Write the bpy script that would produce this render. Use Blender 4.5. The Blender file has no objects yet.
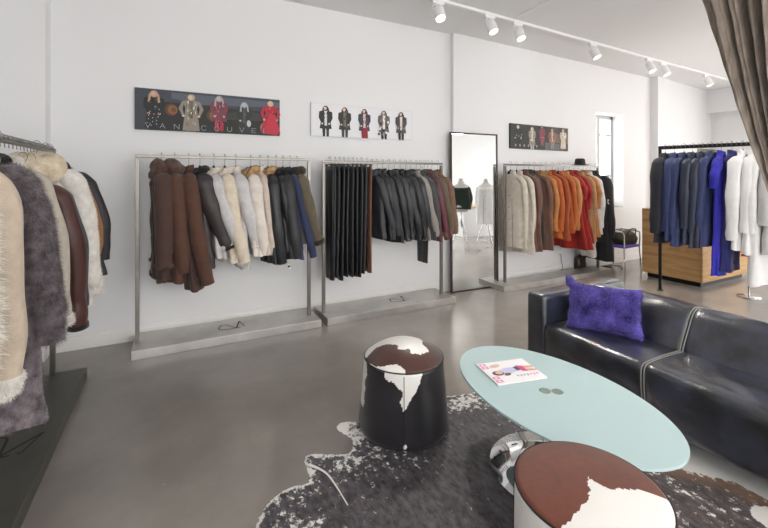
import bpy, bmesh, math, random
import numpy as np
from mathutils import Vector, Matrix, noise as mnoise
random.seed(7); RNG = np.random.default_rng(11)
PI = math.pi
C = bpy.context.scene.collection

# ------------------------------------------------------------------ helpers
def lin(h):
    h = h.lstrip('#'); o = []
    for i in (0, 2, 4):
        c = int(h[i:i+2], 16)/255
        o.append(c/12.92 if c <= .04045 else ((c+.055)/1.055)**2.4)
    return (o[0], o[1], o[2], 1)
def mul(c, k): return (min(1, c[0]*k), min(1, c[1]*k), min(1, c[2]*k), 1)

MATS = {}
def mat(name, col, rough=.6, metal=0, var=.0, vscale=8, bump=0, bscale=60, spec=.5, sheen=0, coat=0,
        trans=0, stretch=None, col2=None, rvar=0, detail=4):
    if name in MATS: return MATS[name]
    m = bpy.data.materials.new(name); m.use_nodes = True
    nt = m.node_tree; b = nt.nodes['Principled BSDF']; L = nt.links
    c = lin(col) if isinstance(col, str) else col
    b.inputs['Base Color'].default_value = c; b.inputs['Roughness'].default_value = rough
    b.inputs['Metallic'].default_value = metal; b.inputs['Specular IOR Level'].default_value = spec
    b.inputs['Sheen Weight'].default_value = sheen; b.inputs['Sheen Roughness'].default_value = .5
    b.inputs['Coat Weight'].default_value = coat; b.inputs['Transmission Weight'].default_value = trans
    tc = nt.nodes.new('ShaderNodeTexCoord'); mp = nt.nodes.new('ShaderNodeMapping')
    L.new(tc.outputs['Object'], mp.inputs['Vector'])
    if stretch: mp.inputs['Scale'].default_value = stretch
    if var or col2:
        n = nt.nodes.new('ShaderNodeTexNoise'); n.inputs['Scale'].default_value = vscale
        n.inputs['Detail'].default_value = detail; n.inputs['Roughness'].default_value = .6
        L.new(mp.outputs[0], n.inputs['Vector'])
        r = nt.nodes.new('ShaderNodeValToRGB')
        r.color_ramp.elements[0].position = .32; r.color_ramp.elements[1].position = .68
        c2 = lin(col2) if col2 else mul(c, 1+var)
        r.color_ramp.elements[0].color = c if col2 else mul(c, 1-var); r.color_ramp.elements[1].color = c2
        L.new(n.outputs['Fac'], r.inputs[0]); L.new(r.outputs[0], b.inputs['Base Color'])
        if rvar:
            q = nt.nodes.new('ShaderNodeMapRange'); q.inputs['To Min'].default_value = rough-rvar; q.inputs['To Max'].default_value = rough+rvar
            L.new(n.outputs['Fac'], q.inputs['Value']); L.new(q.outputs[0], b.inputs['Roughness'])
    if bump:
        n2 = nt.nodes.new('ShaderNodeTexNoise'); n2.inputs['Scale'].default_value = bscale; n2.inputs['Detail'].default_value = 5
        L.new(mp.outputs[0], n2.inputs['Vector'])
        bp = nt.nodes.new('ShaderNodeBump'); bp.inputs['Strength'].default_value = bump; bp.inputs['Distance'].default_value = .01
        L.new(n2.outputs['Fac'], bp.inputs['Height']); L.new(bp.outputs[0], b.inputs['Normal'])
    MATS[name] = m; return m
def emis(name, col, s):
    m = bpy.data.materials.new(name); m.use_nodes = True; b = m.node_tree.nodes['Principled BSDF']
    b.inputs['Base Color'].default_value = (.8, .8, .8, 1); b.inputs['Emission Color'].default_value = lin(col); b.inputs['Emission Strength'].default_value = s
    return m

class MB:
    """collects shapes, builds ONE mesh object"""
    def __init__(s): s.V = []; s.F = []; s.M = []; s.n = 0; s.mats = []
    def add(s, V, F, m):
        if m not in s.mats: s.mats.append(m)
        k = s.mats.index(m); V = np.asarray(V, float).reshape(-1, 3)
        s.V.append(V)
        for f in F: s.F.append(tuple(int(i)+s.n for i in f))
        s.M += [k]*len(F); s.n += len(V); return s
    def build(s, name, parent=None, loc=None, rot=None, smooth=True, flat_angle=None):
        me = bpy.data.meshes.new(name); V = np.concatenate(s.V) if s.V else np.zeros((0, 3))
        me.from_pydata(V.tolist(), [], s.F)
        for m in s.mats: me.materials.append(m)
        me.polygons.foreach_set('material_index', s.M)
        me.polygons.foreach_set('use_smooth', [smooth]*len(s.F))
        if flat_angle: me.set_sharp_from_angle(angle=flat_angle)
        if len(s.F) > 5 and len(s.F) < 9000 and max(map(len, s.F)) < 400 and min(map(len, s.F[:50])) > 3:
            bm = bmesh.new(); bm.from_mesh(me); bmesh.ops.recalc_face_normals(bm, faces=bm.faces); bm.to_mesh(me); bm.free()
        me.update(); o = bpy.data.objects.new(name, me); C.objects.link(o)
        if parent: o.parent = parent
        if loc is not None: o.location = loc
        if rot is not None: o.rotation_euler = rot
        return o
def empty(name, loc, rz=0, rot=None):
    o = bpy.data.objects.new(name, None); C.objects.link(o); o.location = loc
    o.rotation_euler = rot if rot else (0, 0, rz); o.empty_display_size = .1; return o
def tag(o, label=None, cat=None, group=None, kind=None):
    if label: o['label'] = label
    if cat: o['category'] = cat
    if group: o['group'] = group
    if kind: o['kind'] = kind
    return o

def bm_out(bm):
    bm.verts.ensure_lookup_table(); bm.verts.index_update()
    V = [tuple(v.co) for v in bm.verts]; F = [tuple(v.index for v in f.verts) for f in bm.faces]; bm.free(); return V, F
def rbox(c, s, bev=0, seg=2, M=None):
    bm = bmesh.new(); bmesh.ops.create_cube(bm, size=1); bmesh.ops.scale(bm, vec=s, verts=bm.verts)
    if bev: bmesh.ops.bevel(bm, geom=list(bm.edges), offset=bev, segments=seg, profile=.5, affect='EDGES')
    if M: bmesh.ops.transform(bm, matrix=M, verts=bm.verts)
    bmesh.ops.translate(bm, vec=c, verts=bm.verts); return bm_out(bm)
def bb(x0, x1, y0, y1, z0, z1, bev=0, seg=2):
    return rbox(((x0+x1)/2, (y0+y1)/2, (z0+z1)/2), (abs(x1-x0), abs(y1-y0), abs(z1-z0)), bev, seg)
def grid_faces(m, n, cu=False, cv=False):
    F = []
    for i in range(m if cv else m-1):
        for j in range(n if cu else n-1):
            a = i*n+j; b = i*n+(j+1) % n; i2 = (i+1) % m; F.append((a, b, i2*n+(j+1) % n, i2*n+j))
    return F
def loft(R, closed=True, cap0=False, cap1=False):
    R = np.asarray(R, float); m, n, _ = R.shape; V = R.reshape(-1, 3); F = grid_faces(m, n, closed)
    if cap0: F.append(tuple(range(n))[::-1])
    if cap1: F.append(tuple((m-1)*n+j for j in range(n)))
    return V, F
def lathe(prof, n=48, cap0=True, cap1=True, c=(0, 0)):
    a = np.linspace(0, 2*PI, n, endpoint=False)
    R = [[(c[0]+r*math.cos(t), c[1]+r*math.sin(t), z) for t in a] for r, z in prof]; return loft(R, True, cap0, cap1)
def tube(path, rad, n=10, caps=True, flat=1.0, closed=False):
    P = np.asarray(path, float); m = len(P); rad = np.broadcast_to(np.asarray(rad, float), (m,))
    T = np.gradient(P, axis=0); T /= np.linalg.norm(T, axis=1)[:, None]+1e-9
    up = np.array([0, 0, 1.]) if abs(T[0][2]) < .9 else np.array([1., 0, 0])
    R = []; a = np.linspace(0, 2*PI, n, endpoint=False); u = up-T[0]*(up@T[0]); u /= np.linalg.norm(u)
    for k in range(m):
        u = u-T[k]*(u@T[k]); u /= np.linalg.norm(u)+1e-9; v = np.cross(T[k], u)
        R.append([P[k]+rad[k]*(math.cos(t)*u*flat+math.sin(t)*v) for t in a])
    return loft(R, True, caps, caps)
def arc_path(pts, n=24):
    """Catmull-Rom through points"""
    P = [np.array(p, float) for p in pts]; P = [2*P[0]-P[1]]+P+[2*P[-1]-P[-2]]; out = []
    segs = len(P)-3; k = max(2, n//segs)
    for i in range(segs):
        for t in np.linspace(0, 1, k, endpoint=False):
            a, b, c, d = P[i:i+4]
            out.append(.5*((2*b)+(-a+c)*t+(2*a-5*b+4*c-d)*t*t+(-a+3*b-3*c+d)*t**3))
    out.append(P[-2]); return np.array(out)
def fur(V, F, count, length, width, droop=.5, jit=.35, lift=.6, seed=0):
    """short hair blades over quads; returns verts, tris"""
    rg = np.random.default_rng(seed+5); V = np.asarray(V, float); Q = np.array([f for f in F if len(f) == 4])
    A, B, Cc, D = (V[Q[:, i]] for i in range(4))
    N = np.cross(Cc-A, D-B); area = np.linalg.norm(N, axis=1); N /= area[:, None]+1e-12
    idx = rg.choice(len(Q), count, p=area/area.sum()); u = rg.random(count)[:, None]; v = rg.random(count)[:, None]
    P = (A[idx]*(1-u)+B[idx]*u)*(1-v)+(D[idx]*(1-u)+Cc[idx]*u)*v; n = N[idx]
    clump = np.sin(P*41+seed)+np.sin(P[:, [1, 2, 0]]*67)
    d = n*lift+np.array([0, 0, -droop])+clump*jit*.35+rg.normal(0, jit, (count, 3)); d /= np.linalg.norm(d, axis=1)[:, None]
    l = length*(.6+.7*rg.random((count, 1))); t = np.cross(d, rg.normal(0, 1, (count, 3))); t /= np.linalg.norm(t, axis=1)[:, None]+1e-9
    P0 = P-n*.002; W = width*(.7+.6*rg.random((count, 1)))
    W3 = np.stack([P0-t*W, P0+t*W, P0+d*l+np.array([0, 0, -droop*.3])*l], 1).reshape(-1, 3)
    k = np.arange(count)*3; return W3, np.stack([k, k+1, k+2], 1).tolist()

# ------------------------------------------------------------------ materials
M_wall = mat('white_wall_paint', '#e9e9ea', .85, bump=.04, bscale=30)
M_ceil = mat('ceiling_paint', '#e6e6e6', .9)
M_trim = mat('white_gloss_trim', '#ecebe9', .45)
M_steel = mat('brushed_steel', '#7d7973', .32, metal=1, var=.08, vscale=5, stretch=(1, 20, 20))
M_plinth = mat('brushed_plinth_steel', '#c2bfba', .38, metal=.75, var=.16, vscale=3, detail=6)
M_chrome = mat('chrome', '#dfe1e2', .06, metal=1)
M_black = mat('black_metal', '#141416', .45, metal=.4)
M_hook = mat('hook_metal', '#8d8c8a', .3, metal=1)
M_hang = mat('black_hanger_plastic', '#17171a', .45)
M_white = mat('white_plastic', '#eeeeee', .4)
M_ink = mat('black_ink', '#161618', .5)
M_tag = mat('white_card', '#f3f3f3', .6)

def floor_mat():
    m = bpy.data.materials.new('polished_concrete'); m.use_nodes = True; nt = m.node_tree; L = nt.links; b = nt.nodes['Principled BSDF']
    tc = nt.nodes.new('ShaderNodeTexCoord')
    n = nt.nodes.new('ShaderNodeTexNoise'); n.inputs['Scale'].default_value = .9; n.inputs['Detail'].default_value = 7; n.inputs['Roughness'].default_value = .62
    r = nt.nodes.new('ShaderNodeValToRGB'); e = r.color_ramp.elements
    e[0].position = .3; e[0].color = lin('#7f7a76'); e[1].position = .72; e[1].color = lin('#9c958f')
    L.new(tc.outputs['Object'], n.inputs['Vector']); L.new(n.outputs['Fac'], r.inputs[0])
    v = nt.nodes.new('ShaderNodeTexNoise'); v.inputs['Scale'].default_value = 14; v.inputs['Detail'].default_value = 3
    L.new(tc.outputs['Object'], v.inputs['Vector'])
    s = nt.nodes.new('ShaderNodeValToRGB'); s.color_ramp.elements[0].position = .74; s.color_ramp.elements[0].color = (0, 0, 0, 1)
    s.color_ramp.elements[1].position = .8; s.color_ramp.elements[1].color = (1, 1, 1, 1); L.new(v.outputs['Fac'], s.inputs[0])
    mx = nt.nodes.new('ShaderNodeMixRGB'); mx.inputs[2].default_value = lin('#b5aea6'); L.new(s.outputs[0], mx.inputs[0]); L.new(r.outputs[0], mx.inputs[1])
    L.new(mx.outputs[0], b.inputs['Base Color'])
    q = nt.nodes.new('ShaderNodeMapRange'); q.inputs['To Min'].default_value = .10; q.inputs['To Max'].default_value = .26
    L.new(n.outputs['Fac'], q.inputs['Value']); L.new(q.outputs[0], b.inputs['Roughness']); b.inputs['Specular IOR Level'].default_value = .6
    return m
M_floor = floor_mat()
def wood_mat():
    m = bpy.data.materials.new('oak_veneer'); m.use_nodes = True; nt = m.node_tree; L = nt.links; b = nt.nodes['Principled BSDF']
    tc = nt.nodes.new('ShaderNodeTexCoord'); mp = nt.nodes.new('ShaderNodeMapping'); mp.inputs['Scale'].default_value = (1.2, 1.2, 9)
    L.new(tc.outputs['Object'], mp.inputs[0]); n = nt.nodes.new('ShaderNodeTexNoise'); n.inputs['Scale'].default_value = 1.6
    n.inputs['Detail'].default_value = 8; n.inputs['Distortion'].default_value = 1.2; L.new(mp.outputs[0], n.inputs['Vector'])
    r = nt.nodes.new('ShaderNodeValToRGB'); e = r.color_ramp.elements; e[0].position = .3; e[0].color = lin('#b38a58'); e[1].position = .62; e[1].color = lin('#d0a872')
    L.new(n.outputs['Fac'], r.inputs[0]); L.new(r.outputs[0], b.inputs['Base Color']); b.inputs['Roughness'].default_value = .5
    return m
M_wood = wood_mat()
def pane_mat():
    m = bpy.data.materials.new('window_glass'); m.use_nodes = True; nt = m.node_tree; nt.nodes.clear()
    o = nt.nodes.new('ShaderNodeOutputMaterial'); mx = nt.nodes.new('ShaderNodeMixShader'); t = nt.nodes.new('ShaderNodeBsdfTransparent'); g = nt.nodes.new('ShaderNodeBsdfGlossy')
    g.inputs['Roughness'].default_value = .03; mx.inputs[0].default_value = .06
    nt.links.new(t.outputs[0], mx.inputs[1]); nt.links.new(g.outputs[0], mx.inputs[2]); nt.links.new(mx.outputs[0], o.inputs[0]); return m
M_pane = pane_mat()

# ------------------------------------------------------------------ room shell
ZC = 3.43; XL, XR, YR = -1.7, 10.67, -3.4
def struct(name, mb, **k):
    o = mb.build(name, smooth=False, **k); o['kind'] = 'structure'; return o
b = MB(); b.add(*bb(XL-.2, XR+.2, YR-.2, 4.9, -.12, 0), M_floor); struct('floor', b)
b = MB(); b.add(*bb(XL-.2, XR+.2, YR-.2, 4.9, ZC, ZC+.12), M_ceil); struct('ceiling', b)
def prism(pts, z0, z1):
    n = len(pts); V = [(x, y, z0) for x, y in pts]+[(x, y, z1) for x, y in pts]
    F = [tuple(range(n))[::-1], tuple(range(n, 2*n))]+[(i, (i+1) % n, n+(i+1) % n, n+i) for i in range(n)]; return V, F
# back wall, in three bays
WX0, WX1, WZ0, WZ1 = 6.38, 7.20, .98, 2.64
def yb(x): return 4.305+(x-3.27)*(4.50-4.305)/(8.1-3.27)
b = MB()
b.add(*prism([(-.95, 4.37), (3.27, 4.37), (3.27, 4.8), (-.95, 4.8)], 0, ZC), M_wall)
b.add(*prism([(XL, 4.21), (-.95, 4.21), (-.95, 4.8), (XL, 4.8)], 0, ZC), M_wall)
b.add(*prism([(3.27, yb(3.27)), (WX0, yb(WX0)), (WX0, 4.8), (3.27, 4.8)], 0, ZC), M_wall)
b.add(*prism([(WX1, yb(WX1)), (8.1, yb(8.1)), (8.1, 4.8), (WX1, 4.8)], 0, ZC), M_wall)
b.add(*prism([(WX0, yb(WX0)), (WX1, yb(WX1)), (WX1, 4.8), (WX0, 4.8)], 0, WZ0), M_wall)
b.add(*prism([(WX0, yb(WX0)), (WX1, yb(WX1)), (WX1, 4.8), (WX0, 4.8)], WZ1, ZC), M_wall)
b.add(*prism([(8.1, 4.36), (XR, 4.62), (XR, 4.8), (8.1, 4.8)], 0, ZC), M_wall)
struct('wall_back', b)
b = MB(); b.add(*bb(XL-.2, XL, YR-.2, 4.9, 0, ZC), M_wall); struct('wall_left', b)
RW = (-2.6, 2.6); b = MB()
for a_, c_, q0, q1 in ((YR-.2, RW[0], 0, ZC), (RW[1], 4.9, 0, ZC), (RW[0], RW[1], 0, .35), (RW[0], RW[1], 2.9, ZC)): b.add(*bb(XR, XR+.2, a_, c_, q0, q1), M_wall)
struct('wall_right', b)
b = MB(); b.add(*bb(XR-.25, XR, YR, 4.62, 2.93, ZC), M_wall); struct('trim_1', b)
# street front behind the camera: four big shop windows
WINS = [(-1.2, 1.2), (1.6, 4.0), (4.4, 6.8)]; z0, z1 = .35, 3.1
b = MB(); b.add(*bb(XL, XR, YR-.2, YR, 0, z0), M_wall); b.add(*bb(XL, XR, YR-.2, YR, z1, ZC), M_wall)
xs = [XL]+[v for w in WINS for v in w]+[XR]
for i in range(0, len(xs), 2): b.add(*bb(xs[i], xs[i+1], YR-.2, YR, z0, z1), M_wall)
struct('wall_rear', b)
def portal(x, y, z, w, h, rx):
    l = bpy.data.lights.new('daylight_portal', 'AREA'); l.shape = 'RECTANGLE'; l.size = w; l.size_y = h; l.cycles.is_portal = True
    o = bpy.data.objects.new('daylight_portal', l); C.objects.link(o); o.location = (x, y, z); o.rotation_euler = (rx, 0, 0)
for i, (a, c) in enumerate(WINS):
    w = empty('window_%d' % (i+2), ((a+c)/2, YR-.1, z0)); w['kind'] = 'structure'
    hw = (c-a)/2; f = MB()
    for x0, x1, q0, q1 in ((-hw, -hw+.06, 0, z1-z0), (hw-.06, hw, 0, z1-z0), (-.03, .03, .06, z1-z0-.06), (-hw, hw, 0, .06), (-hw, hw, z1-z0-.06, z1-z0)):
        f.add(*bb(x0, x1, -.04, .04, q0, q1), M_trim)
    f.build('window_frame', w, smooth=False)
    p = MB(); p.add(*bb(-hw+.05, hw-.05, -.004, .004, .05, z1-z0-.05), M_pane); p.build('pane', w, smooth=False)
    portal((a+c)/2, YR-.22, (z0+z1)/2, c-a, z1-z0, PI/2)
w = empty('window_5', (XR+.1, 0, .35)); w['kind'] = 'structure'; f = MB()
for a_, c_, q0, q1 in ((-2.6, -2.54, 0, 2.55), (2.54, 2.6, 0, 2.55), (-.9, -.84, .06, 2.49), (.84, .9, .06, 2.49), (-2.6, 2.6, 0, .06), (-2.6, 2.6, 2.49, 2.55)): f.add(*bb(-.04, .04, a_, c_, q0, q1), M_trim)
f.build('window_frame', w, smooth=False); p = MB(); p.add(*bb(-.004, .004, -2.55, 2.55, .05, 2.5), M_pane); p.build('pane', w, smooth=False)
portal((WX0+WX1)/2, 4.82, (WZ0+WZ1)/2, WX1-WX0, WZ1-WZ0, -PI/2)
M_wfr = mat('light_grey_window_frame', '#bcbcbc', .5)
# the tall casement window in the back wall
w = empty('window_1', ((WX0+WX1)/2, 4.70, WZ0)); w['kind'] = 'structure'
W2 = (WX1-WX0)/2; H2 = WZ1-WZ0; f = MB()
for x0, x1, q0, q1, dy in ((-W2, -W2+.05, 0, H2, .03), (W2-.05, W2, 0, H2, .03), (-W2, W2, 0, .06, .03), (-W2, W2, H2-.06, H2, .03),
        (-.045, .045, .05, H2-.05, .035), (-W2+.04, -.03, H2-.36, H2-.33, .015), (.03, W2-.04, H2-.36, H2-.33, .015), (-W2+.04, -.03, .55, .58, .015), (.03, W2-.04, .55, .58, .015)):
    f.add(*bb(x0, x1, -dy, dy, q0, q1), M_wfr)
f.build('window_frame', w, smooth=False)
p = MB(); p.add(*bb(-W2+.04, W2-.04, -.003, .003, .05, H2-.05), M_pane); p.build('pane', w, smooth=False)
p = MB(); p.add(*bb(-W2-.03, W2+.03, -.26, -.03, -.03, 0), M_trim); p.build('window_sill', w, smooth=False)
# baseboards
def skirt(name, segs):
    b = MB()
    for (xa, ya), (xb, yb_) in segs:
        d = np.array([xb-xa, yb_-ya]); L_ = np.linalg.norm(d); d /= L_; n = np.array([d[1], -d[0]])
        for t, z in ((.018, .10), (.010, .13)):
            b.add(*prism([(xa, ya), (xb, yb_), (xb+n[0]*t, yb_+n[1]*t), (xa+n[0]*t, ya+n[1]*t)], 0, z), M_trim)
    struct(name, b)
skirt('baseboard_back', [((-.95, 4.37), (3.27, 4.37)), ((XL, 4.21), (-.95, 4.21)), ((3.27, yb(3.27)), (8.1, yb(8.1))), ((8.1, 4.36), (XR, 4.62))])
skirt('baseboard_left', [((XL, YR), (XL, 4.21))])
skirt('baseboard_right', [((XR, 4.62), (XR, YR))])
b = MB(); b.add(*bb(3.585, 3.605, 1.6, 3.5, ZC-.012, ZC), M_trim); struct('trim_2', b)

# ------------------------------------------------------------------ garments
def fold_noise(seed, n=5):
    r = random.Random(seed); return [(r.choice([2, 3, 4, 5, 6, 7]), r.uniform(0, 6.28), r.uniform(.4, 1), r.uniform(-4, 4)) for _ in range(n)]
M_neck_shade = mat('dark_neck_shade', '#1b1819', .6)
def dark_copy(m):
    nm = m.name+'_dark'
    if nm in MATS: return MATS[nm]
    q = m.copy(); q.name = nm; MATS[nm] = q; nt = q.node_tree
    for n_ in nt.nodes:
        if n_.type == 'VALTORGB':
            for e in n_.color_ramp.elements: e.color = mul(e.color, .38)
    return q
HANGER = None
def hanger_mesh():
    global HANGER
    if HANGER: return HANGER
    b = MB()
    hook = [(0, .0, -.10), (0, 0, -.03), (0, -.016, .008), (0, -.02, .028), (0, -.012, .044), (0, 0, .05), (0, .013, .044), (0, .02, .028)]
    b.add(*tube(arc_path(hook, 21), .0022, 6), M_hook)
    bar = [(0, -.14, -.19), (0, -.09, -.15), (0, -.03, -.115), (0, 0, -.105), (0, .03, -.115), (0, .09, -.15), (0, .14, -.19)]
    b.add(*tube(arc_path(bar, 18), [.006]*19, 8), M_hang); b.add(*lathe([(.009, -.11), (.013, -.09), (.011, -.068), (.004, -.06)], 10), M_hang)
    o = b.build('hanger'); HANGER = o.data; bpy.data.objects.remove(o); return HANGER
def add_hanger(root):
    o = bpy.data.objects.new('hanger', hanger_mesh()); C.objects.link(o); o.parent = root; return o

def garment(name, label, cat, loc, rot=0, L=.9, m=None, m2=None, w=.205, th=.05, flare=1.1, sl=.62, sr=.055, lean=.05, collar='lapel',
            cm=None, cuff=None, hem=None, furry=None, group=None, seed=0, open_=True, hang=True, belt=None, fcol=0, fl=.03,
            collar_r=.03, cuffh=.05, sx=1.0, tagz=False, fold=1.0, frontm=None, sw=1.0, blades=9000, bw=.0016, pockets=True, zips=None, curve=0, hood=False, splay=0):
    if hang: loc = (loc[0], loc[1], loc[2]-.028); L -= .02
    root = empty(name, loc, rot); tag(root, label, cat, group)
    rd = random.Random(seed*13+1); fn = fold_noise(seed); m2 = m2 or m; cm = cm or m
    k_t = np.array([0, .03, .06, .10, .16, .3, .5, .75, 1.0]); zt = -.085
    def kz(t):
        # t -> z : first part fixed in metres
        zz = np.array([zt, -.105, -.135, -.175, -.235, -.235-.2*(L-.165), -.235-.45*(L-.165), -.235-.75*(L-.165), -.07-L])
        return np.interp(t, k_t, zz)
    ws = np.array([.045, .055, .095, .150, .92*w, w*.97, w*(.96+.04*flare), w*(.5+.5*flare), w*flare]); ws[:4] = np.minimum(ws[:4], ws[4])
    tx = np.array([.035, .04, .042, .046, th*1.05, th*1.1, th*1.05, th*(1.0+.15*(flare-1)), th*(1.05+.5*(flare-1))])
    def S(phi, t, off=0):
        W = np.interp(t, k_t, ws); T = np.interp(t, k_t, tx); a = min(1, max(0, (t-.12)/.6))
        d = sum(A*math.sin(f*phi+ph+q*t) for f, ph, A, q in fn)/3*.027*a*fold*min(1.5, .4+flare*.6)+off
        d += .004*math.sin(23*t+seed)*a
        cx, sy = math.cos(phi), math.sin(phi)
        x = math.copysign(abs(cx)**.75, cx)*(T+d); y = math.copysign(abs(sy)**.85, sy)*(W+d)
        return (x+lean*.35*t*t*L+curve*t*t, y, kz(t)+.006*math.sin(3*phi+seed)*t)
    n, mr = 44, 30; ph = np.linspace(0, 2*PI, n, endpoint=False)
    ts = np.concatenate([np.linspace(0, .16, 8)[:-1], np.linspace(.16, 1, mr-7)])
    R = np.array([[S(p, t) for p in ph] for t in ts]); V, F = loft(R, True, True, False)
    # turn the hem in so the edge has thickness
    inner = R[-1].copy(); c = inner.mean(0); inner = c+(inner-c)*np.array([.86, .93, 1]); inner[:, 2] += .004
    in2 = inner.copy(); in2[:, 2] += .12
    b = MB(); b.add(V, F, m); b.add(*loft([R[-1], inner, in2], True, False, True), m)
    if furry: b.add(*fur(V, F, blades, fl, bw, seed=seed), m)
    body = b.build('body', root)
    if frontm or open_:
        fm = frontm or m
        if open_:
            tt = np.linspace(.05, .995, 24); P = MB()
            R1 = np.array([[S(PI+q, t, .003+.004*(abs(q) < .12)) for q in (-.16, -.1, 0, .1, .16)] for t in tt]); P.add(*loft(R1, False), fm); P.build('placket', root)
        if pockets and sl and L > .6:
            for s in (-1, 1):
                P = MB(); R1 = np.array([[S(PI+s*q, t, .006) for q in (.55, .7, .85)] for t in np.linspace(.55, .68, 5)]); P.add(*loft(R1, False), fm); P.build('pocket', root)
    if open_ or collar in ('lapel', 'stand'):
        P = MB(); Rl = np.array([[S(PI+q, t, .004) for q in np.linspace(-.16*k, .16*k, 5)] for t, k in ((.0, 1.6), (.05, 1.7), (.12, 1.0), (.17, .35))]); P.add(*loft(Rl, False), M_neck_shade); P.build('neck_shade', root)  # dark patch stands in for the shade inside the neck
    if open_ and not furry:
        e_ = MB(); e_.add(*tube([S(PI+.17, t, .006) for t in np.linspace(.14, .99, 20)], .0032, 5), dark_copy(m)); e_.build('front_edge_shade', root)  # darkened line paints the shade along the front opening
        for t in (.3, .45, .6):
            e_ = MB(); x_, y_, z_ = S(PI+.02, t, .012); e_.add(*tube([(x_+.004, y_, z_), (x_-.004, y_, z_)], .009, 8), dark_copy(m)); e_.build('button', root)
    # sleeves
    for s in (-1, 1):
        if not sl: break
        p = rd.uniform(0, 6); ln = lean*(1+.3*rd.uniform(-1, 1)); tk = w-.045-splay*.35
        pts = [(0, s*(tk-.075), -.165), (ln*.03, s*(tk-.008), -.205), (ln*.10, s*(tk+.032), -.285), (ln*.40, s*(tk+.055+splay*.6+.01*math.sin(p)), -.17-.45*sl), (ln*.85, s*(tk+.045+splay*1.1+.01*math.cos(p)), -.15-.8*sl), (ln*1.15, s*(tk+.03+splay*1.35), -.14-sl)]
        Pth = arc_path(pts, 30); m_ = len(Pth); q = np.linspace(0, 1, m_)
        rx = np.interp(q, [0, .12, .3, .6, 1], [.035, .95*sr, 1.05*sr, .93*sr, .82*sr])*sx
        ry = np.interp(q, [0, .12, .3, .6, 1], [.03, .75*sr, .85*sr, .75*sr, .68*sr])
        wr = 1+.075*np.sin(q*19+p)*np.sin(q*PI)+.05*np.sin(q*37+p*2)*q
        T = np.gradient(Pth, axis=0); T /= np.linalg.norm(T, axis=1)[:, None]; R1 = []
        for k in range(m_):
            ux = np.array([1., 0, 0]); ux = ux-T[k]*(ux@T[k]); ux /= np.linalg.norm(ux); v = np.cross(T[k], ux)
            R1.append([Pth[k]+ux*math.cos(a)*rx[k]*wr[k]+v*math.sin(a)*ry[k]*wr[k] for a in np.linspace(0, 2*PI, 18, endpoint=False)])
        R1 = np.array(R1); SL = MB(); V1, F1 = loft(R1, True, True, False); SL.add(V1, F1, m2)
        last = R1[-1]; cc = last.mean(0); inn = cc+(last-cc)*.8; SL.add(*loft([last, inn, inn+np.array([0, 0, .05])], True, False, True), m2)
        if furry: SL.add(*fur(V1, F1, int(blades*.6), fl, bw, seed=seed+s), m2)
        slv = SL.build('sleeve', root)
        if cuff:
            kk = int(m_*(1-cuffh/ (sl+.1))); Rc = R1[kk:].copy(); cen = Rc.mean(1)[:, None, :]; Rc = cen+(Rc-cen)*1.13; CU = MB(); V2, F2 = loft(Rc, True, True, True); CU.add(V2, F2, cuff)
            if fcol or furry: CU.add(*fur(V2, F2, 1500, .018, .0014, seed=seed+9), cuff)
            CU.build('cuff', slv)
        if zips:
            Z = MB(); a0 = R1[int(m_*.82):, 13]; Z.add(*tube(a0, .0022, 5), zips); Z.build('cuff_zip', slv)
    if hem:
        H_ = MB(); t0 = 1-.045/L
        Rh = np.array([[S(p_, t, .007) for p_ in ph] for t in np.linspace(t0, 1.0, 4)]); Vh, Fh = loft(Rh, True); H_.add(Vh, Fh, hem)
        if fcol or furry: H_.add(*fur(Vh, Fh, 2500, .016, .0014, seed=seed+3), hem)
        H_.build('hem_band', root)
    # collars
    if collar in ('fur', 'hood', 'stand'):
        K = MB(); r0 = collar_r; a = np.linspace(0, 2*PI, 30, endpoint=False)
        if collar == 'stand':
            V3, F3 = loft([[(math.cos(q)*(.038+dx), math.sin(q)*(.058+dx), z+.012*math.cos(q)) for q in a] for dx, z in ((.004, -.125), (.006, -.09), (.004, -.068), (-.003, -.066), (-.006, -.10))], True); K.add(V3, F3, cm)
        else:
            Rr = []
            for q in a:
                cx, cy = math.cos(q), math.sin(q); rr = r0*(1+.06*math.sin(2*q+seed)+.03*math.sin(5*q))*(1.12 if math.cos(q) < -.3 else .9); cz = -.115+.018*cx-(.02 if cx < -.5 else 0)
                cen = np.array([cx*.05, cy*.078, cz]); rad = np.array([cx, cy, 0])
                Rr.append([cen+rad*math.cos(e)*rr+np.array([0, 0, 1])*math.sin(e)*rr*1.05 for e in np.linspace(0, 2*PI, 14, endpoint=False)])
            V3, F3 = loft(Rr, True); F3 = grid_faces(30, 14, True, True); K.add(V3, F3, cm)
            if fcol: K.add(*fur(V3, F3, 5200, fl*.9, .0015, droop=.25, seed=seed+4), cm)
        kob = K.build('collar', root)
        if collar == 'hood' or hood:
            Hd = MB(); Rr = []
            for i in range(12):
                v = i/11*PI; rr = math.sin(v)*1.0+.02
                Rr.append([(-.015+.074*rr*math.cos(q)*(1+.04*math.sin(3*q))-.02*math.cos(v), -.03+.10*rr*math.sin(q), -.085+.070*math.cos(v)+.012*math.sin(2*q+seed)) for q in np.linspace(0, 2*PI, 22, endpoint=False)])
            V4, F4 = loft(Rr, True, True, True); Hd.add(V4, F4, cm)
            if fcol: Hd.add(*fur(V4, F4, 3500, .012, .0013, droop=.3, seed=seed+6), cm)
            Hd.build('hood', root)
    elif collar == 'lapel':
        K = MB(); a = np.linspace(-2.35, 2.35, 21)
        V3, F3 = loft([[(math.cos(q)*(.034+dx)+.004, math.sin(q)*(.055+dx), z) for q in a] for dx, z in ((.0, -.105), (.008, -.072), (.02, -.078), (.03, -.125))], False); K.add(V3, F3, cm)
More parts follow.
